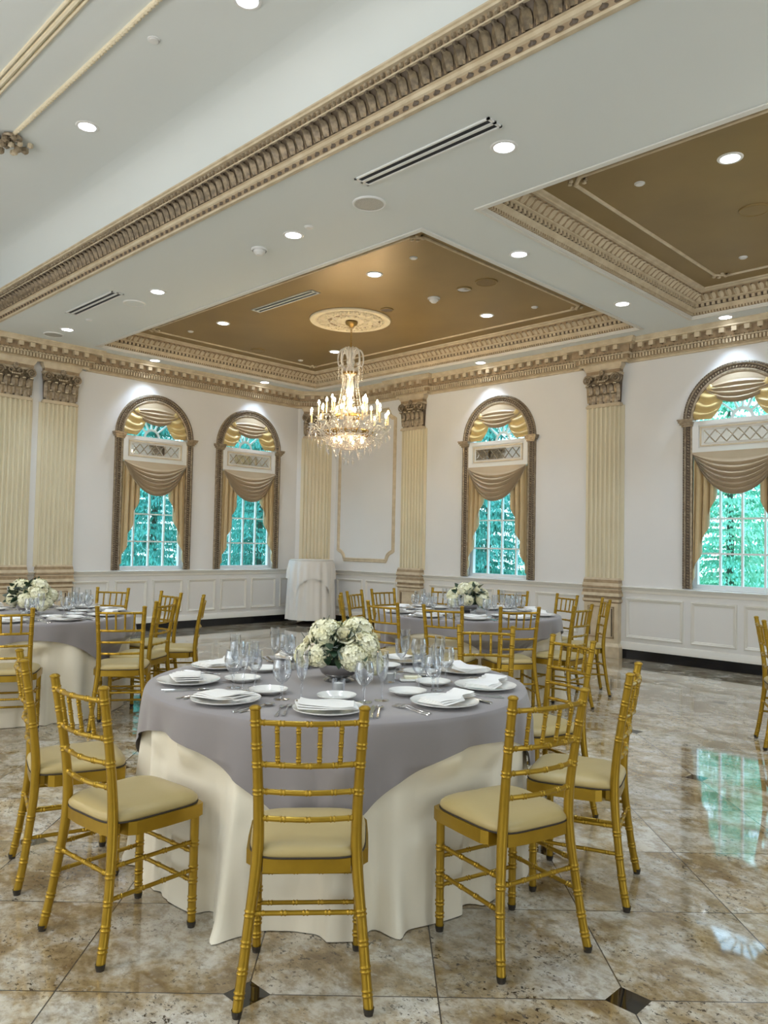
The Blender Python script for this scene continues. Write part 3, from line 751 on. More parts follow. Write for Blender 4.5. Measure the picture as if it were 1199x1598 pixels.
    for s0, s1, z0, z1 in ((-0.45, 0.45, 2.670, 2.688), (-0.45, 0.45, 2.895, 2.913), (-0.45, -0.432, 2.688, 2.895), (0.432, 0.45, 2.688, 2.895)): bx(s0, s1, 0.02, 0.032, z0, z1, 1)
    bx(-0.40, 0.40, 0.018, 0.024, 2.715, 2.868, 2)
    for k in range(6):       # bevelled lattice crossing in diamonds
        x0 = -0.40 + k * 0.8 / 6 * 1.0
        for sg in (-1, 1):
            xa, xb = (x0, x0 + 0.8 / 6) if sg > 0 else (x0 + 0.8 / 6, x0)
            t = Vector((xb - xa, 0.153)).normalized(); nx, nz = -t.y * 0.008, t.x * 0.008
            V = [P(c + xa + nx, 0.0245, 2.715 + nz), P(c + xa - nx, 0.0245, 2.715 - nz), P(c + xb - nx, 0.0245, 2.868 - nz), P(c + xb + nx, 0.0245, 2.868 + nz), P(c + xa, 0.031, 2.715), P(c + xb, 0.031, 2.868)]
            b.add(V, [(0, 4, 5, 3), (4, 1, 2, 5)], 3)
    struct(b.build('transom_panel', [M['white_wood'], M['cream'], M['mirror'], M['bevelled']], root, smooth=30))
    return root
wi = 0
for P, cs in ((LW, WIN_L), (RW, WIN_R)):
    for c in cs: wi += 1; window(wi, P, c)

# ------------------------------------------------------------------ curtains
def two_sided(b, fn, nu, nv, P, off=0.006, mi=(0, 1)):
    b.grid(lambda u, v: P(*fn(u, v)), nu, nv, mi[0])
    def back(u, v):
        s_, p, z = fn(u, v); return P(s_, p - off, z)
    b.grid(back, nu, nv, mi[1])
def curtain_lower(P, c, label):
    t = thing('curtain', label, 'curtain', P(c, 0.05, 2.59), 0, 'satin curtains of the arched windows')
    base = Vector(P(c, 0.05, 2.59))
    Q = lambda s_, p, z: tuple(Vector(P(c + s_, p, z)) - base)
    w_ = HW - 0.062
    def swag(u, v):
        s_ = (u * 2 - 1); k = 1 - abs(s_) ** 2.1
        drop = 0.53 * v ** 0.85 * (0.10 + 0.90 * k) if v > 0 else 0
        gather = 1 - 0.05 * v * (1 - k)
        fv = max(0.0, (v - 0.12) / 0.88); sw = (fv * 6.5) % 1.0; rip = ((sw ** 0.6 if sw < 0.72 else (1 - (sw - 0.72) / 0.28) * 0.82) - 0.45) * 0.070 * min(1, fv * 4) * (0.45 + 0.55 * k)
        return (s_ * w_ * gather, 0.065 + 0.055 * k * math.sin(PI * min(1, v * 0.75)) + rip, 2.60 - drop + rip * 0.5)
    b = MB(); two_sided(b, swag, 36, 90, Q); b.build('swag', [M['curtain'], M['lining']], t, smooth=60)
    for sg in (-1, 1):
        def tail(u, v):
            n = 3.5; ph = 2 * PI * n * u
            x = -w_ + 0.31 * (u + 0.055 * math.sin(ph) * (0.4 + 0.6 * v)) - 0.02 * v
            zb = 1.0 + 1.12 * max(0.0, u) ** 1.15
            z = 2.585 + (zb - 2.585) * v
            p_ = 0.040 + 0.036 * math.cos(ph) * (0.6 + 0.4 * v); e_ = min(1.0, u / 0.06)
            return (sg * x, p_ * e_ - 0.025 * (1 - e_), z)
        b = MB(); two_sided(b, tail, 56, 26, Q); b.build('side_tail', [M['curtain_tail'], M['lining']], t, smooth=60)
    return t
def curtain_arch(P, c, label):
    t = thing('arch_swag', label, 'curtain', P(c, 0.04, 3.02), 0, 'satin swags in the window arches')
    base = Vector(P(c, 0.04, 3.02)); Q = lambda s_, p, z: tuple(Vector(P(c + s_, p, z)) - base)
    R = HW - 0.055
    def center(u, v):
        s_ = u * 2 - 1; a = math.radians(90 + 47 * -s_); k = 1 - abs(s_) ** 2
        top = (R * math.cos(a), ZSPR + R * math.sin(a))
        d = 0.38 * v ** 0.9 * k; fv = max(0.0, (v - 0.2) / 0.8); sw = (fv * 4.5) % 1.0; rip = ((sw ** 0.6 if sw < 0.72 else (1 - (sw - 0.72) / 0.28) * 0.82) - 0.45) * 0.052 * min(1, fv * 4) * (0.3 + 0.7 * k)
        x = top[0] * (1 - 0.06 * v * k)
        return (x, 0.02 + 0.035 * k * math.sin(PI * min(1, 0.8 * v)) + rip, top[1] - d + rip * 0.5)
    b = MB(); two_sided(b, center, 30, 64, Q); b.build('centre_swag', [M['curtain'], M['lining']], t, smooth=60)
    for sg in (-1, 1):
        def side(u, v):
            # u runs from the gathered top on the arch to the spring, v from the arch inwards
            a = math.radians(130 + 50 * u)
            o = Vector((R * math.cos(a), ZSPR + R * math.sin(a)))
            i0 = Vector((-0.31, ZSPR + 0.42)); i1 = Vector((-0.04, ZSPR + 0.28)); i2 = Vector((-0.32, ZSPR + 0.0))
            q = i0 * (1 - u) ** 2 + i1 * 2 * u * (1 - u) + i2 * u * u
            rip = math.sin(2 * PI * 4.0 * u) * 0.024 * math.sin(PI * min(1, 0.15 + v * 0.85)) * min(1, 4 * u)
            r = o.lerp(q, v) + Vector((0, -0.07 * math.sin(PI * v) * math.sin(PI * u)))
            return (r.x if sg < 0 else -r.x, 0.012 + 0.03 * math.sin(PI * v) + rip, r.y)
        b = MB(); two_sided(b, side, 34, 16, Q); b.build('side_swag', [M['curtain_gold'], M['lining']], t, smooth=60)
    return t
WNAME = ['first window beside the paired pilasters', 'window next to the corner cocktail table', 'window behind the rear table', 'large window beyond the empty floor']
for (P, c), nm in zip([(LW, WIN_L[0]), (LW, WIN_L[1]), (RW, WIN_R[0]), (RW, WIN_R[1])], WNAME):
    curtain_lower(P, c, 'gold satin swag curtain with side tails in the ' + nm)
    curtain_arch(P, c, 'draped satin swags filling the arch of the ' + nm)

# ------------------------------------------------------------------ ceiling fittings
def lamp_proto(key):
    r = thing('recessed_light')
    b = MB(); b.lathe([(0.068, -0.004), (0.072, -0.008), (0.088, -0.007), (0.094, -0.001), (0.094, 0.002)], 24); b.build('trim_ring', M['lampring'], r)
    b = MB(); b.lathe([(0.0, -0.0045), (0.069, -0.0045)], 24); b.build('lens', M['lens'], r, smooth=0)
    o = light('lamp_light', 'AREA', (0, 0, -0.012), DOWNLIGHT, LAMPC, 0.13); o.data.shape = 'DISK'; o.data.spread = math.radians(88); o.parent = r
    proto(key, r)
lamp_proto('lamp')
LAMPS = []
def lamp(x, y, z, label): place('lamp', (x, y, z), 0, label, 'ceiling light', 'recessed ceiling lights')
for x, nm in ((1.01, 'by the wall cornice above the paired pilasters'), (3.33, 'between the ceiling speaker and the chandelier coffer'), (5.69, 'beside the smoke detector'), (7.96, 'off the end of the long air vent')):
    lamp(x, -5.20, ZC, 'round recessed light in the white beam soffit ' + nm)
lamp(6.91, -3.51, ZC, 'recessed light between the two bronze coffers, near their inner edge'); lamp(6.91, -1.53, ZC, 'recessed light between the two bronze coffers, towards the window wall')
lamp(7.56, -0.30, ZC, 'recessed light over the cornice between second coffer and window wall'); lamp(4.0, -0.30, ZC, 'recessed light over the window behind the rear table')
lamp(0.30, -3.55, ZC, 'recessed light over the first window beside the paired pilasters'); lamp(0.30, -1.49, ZC, 'recessed light over the window next to the corner')
lamp(5.0, -3.515, CZ, 'recessed light in the chandelier coffer, between medallion and near corner'); lamp(2.07, -3.52, CZ, 'recessed light in the chandelier coffer, beside the bronze air vent')
lamp(5.0, -1.48, CZ, 'recessed light in the chandelier coffer, near the window side and disc'); lamp(2.06, -1.47, CZ, 'recessed light seen just behind the top of the chandelier')
lamp(8.83, -3.53, CZ, 'recessed light in the second bronze coffer')
lamp(4.75, -6.67, TZ, 'recessed light in the high ceiling near the scrolled ornament'); lamp(7.0, -6.65, TZ, 'recessed light at the top edge of the high ceiling')
# the same lamps where the hall continues out of the picture
for x, y, z in [(10.27, -5.2, ZC), (12.6, -5.2, ZC), (11.8, -3.5, CZ), (11.8, -1.5, CZ), (9.3, -6.66, TZ), (11.6, -6.66, TZ), (14, -3, ZC), (9.3, -9.6, TZ), (6.5, -9.6, TZ), (3.4, -9.6, TZ), (12.2, -9.6, TZ), (9.3, -11.8, TZ), (6.5, -11.8, TZ), (2.5, -6.7, TZ), (12.5, -11.8, TZ), (0.31, -7.4, ZC), (0.31, -9.6, ZC), (10.4, -0.3, ZC)]:
    o = light('recessed_lamp_light', 'AREA', (x, y, z - 0.006), DOWNLIGHT, LAMPC, 0.13); o.data.shape = 'DISK'; o.data.spread = math.radians(88)
def vent(x0, x1, y, z, label, m_):
    r = thing('air_vent', label, 'vent', ((x0 + x1) / 2, y, z)); L = x1 - x0
    b = MB()
    for yy, w_ in ((-0.064, 0.014), (0.0, 0.022), (0.064, 0.014)): b.box((0, yy, -0.006), (L, w_, 0.012))
    for xx in (-L / 2 + 0.01, L / 2 - 0.01): b.box((xx, 0, -0.006), (0.02, 0.142, 0.012))
    b.build('vent_frame', m_, r, smooth=0)
    b = MB(); b.box((0, 0, -0.002), (L - 0.03, 0.125, 0.002)); b.build('dark_slot', M['dark_slot'], r, smooth=0)
vent(6.87, 8.11, -5.50, ZC, 'long white slot vent in the beam soffit, soot-stained above', M['lampring'])
vent(1.76, 2.97, -5.48, ZC, 'long white slot vent in the soffit towards the paired pilasters', M['lampring'])
vent(2.88, 4.07, -3.57, CZ, 'long slot vent in the bronze chandelier coffer', M['lampring'])
def disc(name, part, x, y, z, r, label, cat, ring, mid, group=None):
    t = thing(name, label, cat, (x, y, z), 0, group)
    b = MB(); b.lathe([(r * 0.86, -0.010), (r * 0.9, -0.014), (r * 0.98, -0.010), (r, 0.0)], 28); b.build('rim', ring, t)
    b = MB(); b.lathe([(0.0, -0.012), (r * 0.6, -0.011), (r * 0.88, -0.009)], 28); b.build(part, mid, t)
disc('ceiling_speaker', 'speaker_grille', 6.65, -5.20, ZC, 0.135, 'round ceiling speaker with grey mesh below the long vent', 'speaker', M['lampring'], M['grille'])
disc('ceiling_speaker', 'speaker_grille', 2.75, -5.17, ZC, 0.125, 'round white ceiling speaker beside the shorter soffit vent', 'speaker', M['lampring'], M['ceil'])
disc('ceiling_speaker', 'speaker_grille', 0.62, -5.22, ZC, 0.13, 'round ceiling speaker close to the cornice over the paired pilasters', 'speaker', M['lampring'], M['grille'])
disc('ceiling_speaker', 'speaker_grille', 5.77, -2.51, CZ, 0.13, 'round bronze speaker in the chandelier coffer', 'speaker', M['gold_ceiling'], M['bronze_grille'])
disc('ceiling_speaker', 'speaker_grille', 8.64, -2.48, CZ, 0.13, 'round bronze speaker in the second coffer', 'speaker', M['gold_ceiling'], M['gold_ceiling'])
disc('ceiling_speaker', 'speaker_grille', 1.2, -2.3, CZ, 0.12, 'round bronze speaker at the corner end of the chandelier coffer', 'speaker', M['gold_ceiling'], M['gold_ceiling'])
disc('spotlight', 'dark_lens', 5.43, -2.48, CZ, 0.09, 'unlit swivel spotlight between bronze speaker and smoke detector', 'ceiling light', M['gold_ceiling'], M['steel'])
disc('spotlight', 'dark_lens', 4.20, -2.50, CZ, 0.085, 'unlit swivel spotlight beside the ceiling medallion', 'ceiling light', M['gold_ceiling'], M['brown'])
def detector(x, y, z, label):
    t = thing('smoke_detector', label, 'smoke detector', (x, y, z))
    b = MB(); b.lathe([(0.075, 0.0), (0.075, -0.012), (0.068, -0.02)], 24); b.build('mounting_plate', M['lampring'], t)
    b = MB(); b.lathe([(0.058, -0.018), (0.054, -0.035), (0.04, -0.045), (0.03, -0.058), (0.0, -0.062)], 24); b.build('sensor_head', M['lampring'], t)
detector(5.19, -5.20, ZC, 'white smoke detector in the beam soffit'); detector(4.95, -2.46, CZ, 'white smoke detector in the bronze chandelier coffer')
for x, y, z, nm in ((5.93, -5.22, ZC, 'in the beam soffit by the smoke detector'), (1.67, -5.21, ZC, 'in the soffit between vent and paired pilasters'), (5.66, -3.60, CZ, 'near the pointed corner of the chandelier coffer'), (5.66, -1.38, CZ, 'at the window side of the chandelier coffer'),
                    (1.36, -3.59, CZ, 'at the dark end of the chandelier coffer'), (1.2, -1.45, CZ, 'beside the crystal top of the chandelier'), (8.14, -3.60, CZ, 'in the second coffer near its scrolled corner'), (8.16, -1.41, CZ, 'in the second coffer near the window side'), (6.2, -6.86, TZ, 'on the high ceiling')):
    t = thing('sprinkler_cap', 'small white sprinkler cap ' + nm, 'sprinkler', (x, y, z))
    b = MB(); b.lathe([(0.042, 0.0), (0.042, -0.006), (0.036, -0.008)], 20); b.build('escutcheon', M['lampring'], t)
    b = MB(); b.lathe([(0.034, -0.006), (0.032, -0.014), (0.0, -0.015)], 20); b.build('cover_plate', M['lampring'], t)

# ------------------------------------------------------------------ ceiling medallion and chandelier
MX, MY = 3.52, -2.50
t = thing('ceiling_medallion', 'round carved plaster medallion on the bronze ceiling above the chandelier', 'medallion', (MX, MY, CZ))
b = MB(); b.lathe([(0.535, 0.0), (0.54, -0.012), (0.53, -0.028), (0.50, -0.034), (0.475, -0.026), (0.465, -0.016), (0.44, -0.016), (0.20, -0.018), (0.16, -0.03), (0.0, -0.032)], 56); b.build('plaster_disc', M['plaster'], t)
b = MB()
for ring, (n, rr, ln, wd) in enumerate(((12, 0.36, 0.13, 0.075), (24, 0.42, 0.05, 0.05), (10, 0.22, 0.10, 0.06))):
    for i in range(n):
        a = 2 * PI * (i + 0.5 * (ring % 2)) / n
        T = Matrix.Rotation(a, 4, 'Z') @ Matrix.Translation((rr, 0, -0.016))
        for sg in (-1, 1):
            b.grid(lambda u, v: ((u - 0.5) * ln, sg * (0.008 + wd * 0.5 * v * math.sin(PI * u) ** 0.8) + 0.012 * sg * math.sin(6 * u), -0.026 * math.sin(PI * v) * math.sin(PI * u) - 0.004), 5, 3, 0, T=T)
        b.ball((rr * math.cos(a + PI / n), rr * math.sin(a + PI / n), -0.022), 0.018, 6, 0)
b.build('carved_leaves', M['plaster'], t)
b = MB()
for i in range(46):
    a = 2.4 * i; r = 0.19 + 0.235 * ((i * 0.618) % 1)
    b.ball((r * math.cos(a), r * math.sin(a), -0.0175), 0.016 + 0.009 * (i % 3), 6, 0, sz=0.15)
b.build('gilded_hollows', M['tan'], t)

CHX, CHY = 3.545, -2.50
ch = thing('chandelier', 'tiered crystal chandelier with lit candle bulbs hanging from the bronze coffer', 'chandelier', (CHX, CHY, 0))
b = MB(); b.lathe([(0.0, 4.262), (0.02, 4.262), (0.045, 4.285), (0.075, 4.305), (0.085, 4.33), (0.06, 4.338), (0.085, 4.347), (0.05, 4.352)], 24); b.build('ceiling_canopy', M['brass'], ch)
b = MB()
z = 4.265
for i in range(8):
    T = Matrix.Translation((0, 0, z - 0.02)) @ Matrix.Rotation(PI / 2 * (i % 2), 4, 'Z')
    b.tube([(0.011 * math.cos(a), 0, 0.019 * math.sin(a)) for a in [2 * PI * q / 10 for q in range(11)]], 0.004, 6, T=T); z -= 0.028
b.tube([(0, 0, 4.06), (0, 0, 3.98)], 0.012, 8); b.build('chain', M['brass'], ch)
b = MB(); b.lathe([(0.014, 4.0), (0.03, 3.97), (0.018, 3.92), (0.045, 3.86), (0.06, 3.80), (0.03, 3.74), (0.075, 3.70), (0.085, 3.66), (0.05, 3.62), (0.03, 3.58), (0.05, 3.50), (0.055, 3.42), (0.03, 3.34), (0.028, 3.22), (0.075, 3.16), (0.08, 3.10), (0.035, 3.02), (0.04, 2.92), (0.10, 2.86), (0.12, 2.82), (0.06, 2.76), (0.02, 2.70)], 20)
b.build('stem', M['crystal'], ch)
b = MB(); b.lathe([(0.315, 2.83), (0.33, 2.845), (0.33, 2.87), (0.315, 2.885)], 40); 
for i in range(6):
    a = i * PI / 3; b.tube([(0.32 * math.cos(a), 0.32 * math.sin(a), 2.855), (0.19 * math.cos(a), 0.19 * math.sin(a), 2.92), (0.03 * math.cos(a), 0.03 * math.sin(a), 2.90)], 0.007, 6)
b.build('brass_ring', M['brass'], ch)
b = MB(); b.lathe([(0.19, 3.06), (0.205, 3.07), (0.205, 3.09), (0.19, 3.1)], 32); b.build('brass_ring', M['brass'], ch)
b = MB(); b.lathe([(0.09, 3.63), (0.10, 3.64), (0.10, 3.66), (0.09, 3.67)], 24); b.build('brass_ring', M['brass'], ch)
# crown of curled crystal arms
crown = MB()
for i in range(8):
    T = Matrix.Rotation(2 * PI * i / 8, 4, 'Z')
    p_ = smooth_path([(0.032, 0, 3.72), (0.040, 0, 3.84), (0.072, 0, 3.94), (0.118, 0, 3.965), (0.155, 0, 3.92), (0.168, 0, 3.84), (0.160, 0, 3.77), (0.138, 0, 3.745), (0.128, 0, 3.775)], 4)
    crown.tube(p_, [0.015 - 0.006 * k / len(p_) for k in range(len(p_))], 6, T=T)
    T = Matrix.Rotation(2 * PI * (i + 0.5) / 8, 4, 'Z')
    p_ = smooth_path([(0.028, 0, 3.82), (0.034, 0, 3.92), (0.052, 0, 3.985), (0.082, 0, 3.985), (0.092, 0, 3.945), (0.078, 0, 3.92)], 4)
    crown.tube(p_, 0.011, 6, T=T)
    p_ = smooth_path([(0.05, 0, 3.64), (0.085, 0, 3.72), (0.115, 0, 3.70), (0.125, 0, 3.655), (0.112, 0, 3.64)], 4)
    crown.tube(p_, 0.010, 6, T=T)
crown.build('crown_arms', M['crystal'], ch)
# candle arms in three tiers
drop_bm = MB()
drop_bm.add([(0, 0, 0.0), (0.011, 0, -0.022), (0, 0.011, -0.022), (-0.011, 0, -0.022), (0, -0.011, -0.022), (0, 0, -0.062), (0.0075, 0.0075, -0.010), (-0.0075, 0.0075, -0.010)], [(0, 1, 2), (0, 2, 3), (0, 3, 4), (0, 4, 1), (5, 2, 1), (5, 3, 2), (5, 4, 3), (5, 1, 4)])
drop_bm.ball((0, 0, 0.008), 0.008, 6)
drop0 = drop_bm.build('crystal_drop', M['crystal'], ch, smooth=0)
NDROP = [0]
def drop(x, y, z, s=1.0):
    if NDROP[0] == 0: o = drop0
    else: o = drop0.copy(); col.objects.link(o); o.parent = ch
    NDROP[0] += 1; o.location = (x, y, z); o.scale = (s, s, s); o.rotation_euler = (0, 0, NDROP[0] * 0.7)
bulbs = []
arm_first = None
def bamboo_none(): pass
candle_me = None
for tier, (n, r, z, a0, h) in enumerate(((12, 0.515, 2.955, 0.1, 0.17), (10, 0.405, 3.065, 0.33, 0.18), (6, 0.25, 3.13, 0.2, 0.19))):
    for i in range(n):
        a = a0 + 2 * PI * i / n; ca, sa = math.cos(a), math.sin(a)
        if i == 0:
            b = MB(); pts = []
            for q in range(15):
                v = q / 14; rr = 0.06 + (r - 0.06) * v; zz = z - 0.06 - 0.13 * math.sin(PI * min(1, v * 1.15)) * (1 - 0.3 * v) + 0.06 * v ** 3 + (0.05 if tier == 2 else 0.02) * (1 - v)
                pts.append((rr, 0, zz))
            b.tube(pts, 0.008, 6); b.lathe([(0.006, z - 0.03), (0.035, z - 0.012), (0.042, z - 0.002), (0.03, z + 0.002), (0.012, z + 0.004)], 12, T=Matrix.Translation((r, 0, 0)))
            arm0 = b.build('candle_arm', M['crystal'], ch); arm0.rotation_euler = (0, 0, a)
            b = MB(); b.lathe([(0.011, 0.0), (0.011, h - 0.03), (0.008, h - 0.025)], 10, cap0=True, cap1=True); can0 = b.build('candle', M['candle_sleeve'], ch)
            b = MB(); b.lathe([(0.006, h - 0.026), (0.015, h - 0.006), (0.012, h + 0.014), (0.004, h + 0.03), (0.0, h + 0.037)], 10); bul0 = b.build('flame_bulb', M['bulb'], can0)
            can0.location = (r * ca, r * sa, z)
        else:
            c_ = arm0.copy(); col.objects.link(c_); c_.parent = ch; c_.rotation_euler = (0, 0, a)
            c_ = can0.copy(); col.objects.link(c_); c_.parent = ch; c_.location = (r * ca, r * sa, z)
            d_ = bul0.copy(); col.objects.link(d_); d_.parent = c_
        if tier < 2:
            drop(r * ca * 1.03, r * sa * 1.03, z - 0.025)
for i in range(7):
    a = 2 * PI * i / 7 + .3
    if i == 0:
        b = MB(); b.lathe([(0.0, 0.0), (0.012, 0.0), (0.012, 0.02), (0.016, 0.04), (0.011, 0.062), (0.0, 0.07)], 10); in0 = b.build('inner_bulb', M['soft_bulb'], ch); o = in0
    else: o = in0.copy(); col.objects.link(o); o.parent = ch
    o.location = (0.19 * math.cos(a), 0.19 * math.sin(a), 2.735)
# ring of long pendants under the basket, and the rim of the outer tier
for i in range(26): a = 2 * PI * i / 26; drop(0.53 * math.cos(a), 0.53 * math.sin(a), 2.86 - 0.03 * (i % 2), 1.15)
for i in range(20): a = 2 * PI * i / 20 + .1; drop(0.41 * math.cos(a), 0.41 * math.sin(a), 2.75 - 0.03 * (i % 2), 1.2)
for i in range(16): a = 2 * PI * i / 16; drop(0.29 * math.cos(a), 0.29 * math.sin(a), 2.67 - 0.03 * (i % 2), 1.25)
for i in range(10): a = 2 * PI * i / 10 + .2; drop(0.17 * math.cos(a), 0.17 * math.sin(a), 2.58, 1.25)
for i in range(5): a = 2 * PI * i / 5; drop(0.07 * math.cos(a), 0.07 * math.sin(a), 2.51, 1.3)
# strings of beads: nobody could count these
b = MB()
def bead(p, r): b.add([(p[0] + x * r, p[1] + y * r, p[2] + z * r) for x, y, z in ((1, 0, 0), (-1, 0, 0), (0, 1, 0), (0, -1, 0), (0, 0, 1), (0, 0, -1))], [(0, 2, 4), (2, 1, 4), (1, 3, 4), (3, 0, 4), (2, 0, 5), (1, 2, 5), (3, 1, 5), (0, 3, 5)])
for i in range(16):
    a = 2 * PI * i / 16
    for k in range(30):
        v = k / 29; r = 0.095 + 0.10 * v ** 1.6; bead((r * math.cos(a), r * math.sin(a), 3.64 - 0.56 * v), 0.0085)
for i in range(24):     # basket net
    for k in range(16):
        v = k / 15; r = 0.32 * math.cos(v * PI / 2 * 0.86) + 0.02; a = 2 * PI * (i + 0.5 * (k % 2)) / 24
        bead((r * math.cos(a), r * math.sin(a), 2.845 - 0.19 * math.sin(v * PI / 2)), 0.014)
for i in range(12):     # garlands between the arms
    for k in range(13):
        v = k / 12; a = 0.1 + 2 * PI * (i + v) / 12; r = 0.515
        bead((r * math.cos(a), r * math.sin(a), 2.955 - 0.13 * math.sin(PI * v)), 0.009)
        bead((0.405 * math.cos(a), 0.405 * math.sin(a), 3.06 - 0.11 * math.sin(PI * v)), 0.009)
    for k in range(14):
        v = k / 13; a = 0.1 + 2 * PI * i / 12; r = 0.515 + (0.32 - 0.515) * v
        bead((r * math.cos(a), r * math.sin(a), 2.96 - 0.10 * v - 0.09 * math.sin(PI * v)), 0.009)
        r = 0.20 + 0.29 * v
        bead((r * math.cos(a + .26), r * math.sin(a + .26), 3.09 - 0.13 * v - 0.08 * math.sin(PI * v)), 0.009)
g = random.Random(3)
for i in range(420):    # hanging fringe below the arms
    a = g.uniform(0, 2 * PI); r = g.uniform(0.12, 0.55) ; z = 2.93 - 0.16 * g.random() - (0.55 - r) * 0.30
    bead((r * math.cos(a), r * math.sin(a), z), 0.010)
for i in range(420):
    a = g.uniform(0, 2 * PI); r = g.uniform(0.22, 0.56); bead((r * math.cos(a), r * math.sin(a), g.uniform(2.84, 3.0) + (0.55 - r) * 0.15), 0.009)
for i in range(8):
    a = 2 * PI * i / 8
    for k in range(9): bead((0.155 * math.cos(a), 0.155 * math.sin(a), 3.745 - 0.022 * k), 0.011)
tag(b.build('crystal_beads', M['crystal'], ch, smooth=0), kind='stuff')

# ------------------------------------------------------------------ gold chiavari chair
def bamboo(b, pts, r, nodes, n=10, mi=0, amp=0.24, ring=0.0065, cap=True):
    """turned bamboo rod along a polyline; nodes are distances along it where a double ring stands"""
    P = [Vector(p) for p in pts]; acc = [0]
    for i in range(1, len(P)): acc.append(acc[-1] + (P[i] - P[i - 1]).length)
    rf = r if callable(r) else (lambda d: r)
    ds = set(acc)
    for c in nodes:
        for o in (-2.1, -1.6, -1.0, -0.4, 0, 0.4, 1.0, 1.6, 2.1): ds.add(min(acc[-1], max(0, c + o * ring)))
    ds = sorted(ds); ds = [d for i, d in enumerate(ds) if i == 0 or d - ds[i - 1] > 1e-5]
    def at(d):
        for i in range(1, len(P)):
            if d <= acc[i] + 1e-9: return P[i - 1].lerp(P[i], (d - acc[i - 1]) / max(1e-9, acc[i] - acc[i - 1]))
        return P[-1]
    def rad(d):
        k = 0
        for c in nodes:
            e = abs(d - c) / ring
            k = max(k, max(0, 1 - abs(e - 1.0) / 0.62))
        return rf(d) * (1 + amp * k)
    b.tube([at(d) for d in ds], [rad(d) for d in ds], n, mi, cap)
RC = [(0.197, -0.219, 0.012), (0.186, -0.199, 0.12), (0.172, -0.180, 0.26), (0.157, -0.166, 0.40), (0.151, -0.166, 0.52), (0.155, -0.184, 0.68), (0.166, -0.223, 0.915)]
REAR = smooth_path(RC, 6)
def rear_at(z, sg):
    for a, c in zip(REAR, REAR[1:]):
        if a.z <= z <= c.z:
            q = a.lerp(c, (z - a.z) / (c.z - a.z)); return Vector((sg * q.x, q.y, q.z))
    return Vector((sg * REAR[-1].x, REAR[-1].y, z))
def make_chair():
    t = thing('chiavari_chair')
    G = M['chair_gold']
    # seat frame with notched rear corners, following the tapered seat
    out = [(0.176, -0.118), (0.193, -0.095), (0.198, 0.02), (0.200, 0.155), (0.190, 0.182), (0.165, 0.190), (0.0, 0.195)]
    left = [(-x, y) for x, y in reversed(out[:-1])]
    poly = [(0.135, -0.172), (0.140, -0.128)] + out + left + [(-0.140, -0.128), (-0.135, -0.172), (-0.06, -0.180), (0.06, -0.180)]
    b = MB(); b.prism(poly, 0.404, 0.449, 0); b.build('seat_frame', G, t, smooth=30)
    def cush(grow, z0, h, zedge):
        def fn(u, v):
            a = 2 * PI * u; ca, sa = math.cos(a), math.sin(a); e = 0.42
            x = abs(ca) ** e * (1 if ca > 0 else -1); y = abs(sa) ** e * (1 if sa > 0 else -1)
            hw = 0.184 + 0.010 * y
            rr = (0.0, 0.35, 0.62, 0.82, 0.93, 0.985, 1.0, 0.985, 0.93)[v]
            zz = (1.0, 0.985, 0.93, 0.80, 0.60, 0.36, 0.10, -0.12, -0.22)[v]
            return (x * (hw + grow) * rr, (0.008 + y * (0.188 + grow)) * 1.0 if rr == 1 else 0.008 + y * (0.188 + grow) * rr, z0 + h * zz)
        return fn
    b = MB(); f_ = cush(0.004, 0.456, 0.040, 0); V = []; n = 48
    for v in range(9):
        for i in range(n): V.append(f_(i / n, v))
    b.add(V, [(v * n + i, v * n + (i + 1) % n, (v + 1) * n + (i + 1) % n, (v + 1) * n + i) for v in range(8) for i in range(n)])
    cu = b.build('seat_cushion', M['cushion'], t, smooth=60)
    b = MB(); pth = []
    for i in range(n + 1):
        a = 2 * PI * i / n; ca, sa = math.cos(a), math.sin(a); e = 0.42
        x = abs(ca) ** e * (1 if ca > 0 else -1); y = abs(sa) ** e * (1 if sa > 0 else -1)
        pth.append((x * (0.187 + 0.010 * y), 0.008 + y * 0.190, 0.4505))
    b.tube(pth, 0.0032, 6, cap=False); b.build('seam_piping', M['seam'], cu)
    def foot(leg, p):
        b = MB(); b.lathe([(0.0, 0.0), (0.0135, 0.0), (0.0135, 0.006), (0.0155, 0.008), (0.0165, 0.020), (0.0172, 0.022)], 12, 0, Matrix.Translation((p[0], p[1], 0)))
        b.build('foot_cap', M['rubber'], leg)
    L = [0]
    for a, c in zip(REAR, REAR[1:]): L.append(L[-1] + (c - a).length)
    def arc_at(z):
        for i in range(len(REAR) - 1):
            if REAR[i].z <= z <= REAR[i + 1].z: return L[i] + (L[i + 1] - L[i]) * (z - REAR[i].z) / (REAR[i + 1].z - REAR[i].z)
        return L[-1]
    for sg in (-1, 1):
        b = MB()
        bamboo(b, [(sg * p.x, p.y, p.z) for p in REAR], lambda d: 0.0158 + 0.0026 * math.exp(-((d - arc_at(0.45)) / 0.14) ** 2) - 0.0006 * max(0, d - arc_at(0.6)),
               [arc_at(z) for z in (0.06, 0.125, 0.20, 0.285, 0.655, 0.741, 0.80, 0.872)], 12, amp=0.17)
        p = REAR[-1]; b.lathe([(0.0155, 0.0), (0.0185, 0.003), (0.0185, 0.007), (0.0145, 0.011), (0.009, 0.014), (0.0, 0.0145)], 12, 0, Matrix.Translation((sg * p.x, p.y, p.z - 0.004)))
        lg = b.build('leg', G, t); foot(lg, (sg * RC[0][0], RC[0][1]))
    for sg in (-1, 1):
        b = MB()
        bamboo(b, [(sg * 0.176, 0.158, 0.404), (sg * 0.175, 0.158, 0.2), (sg * 0.174, 0.157, 0.012)], lambda d: 0.0165 - 0.004 * d, [0.10, 0.19, 0.235, 0.30, 0.345], 10, amp=0.2)
        lg = b.build('leg', G, t); foot(lg, (sg * 0.174, 0.157))
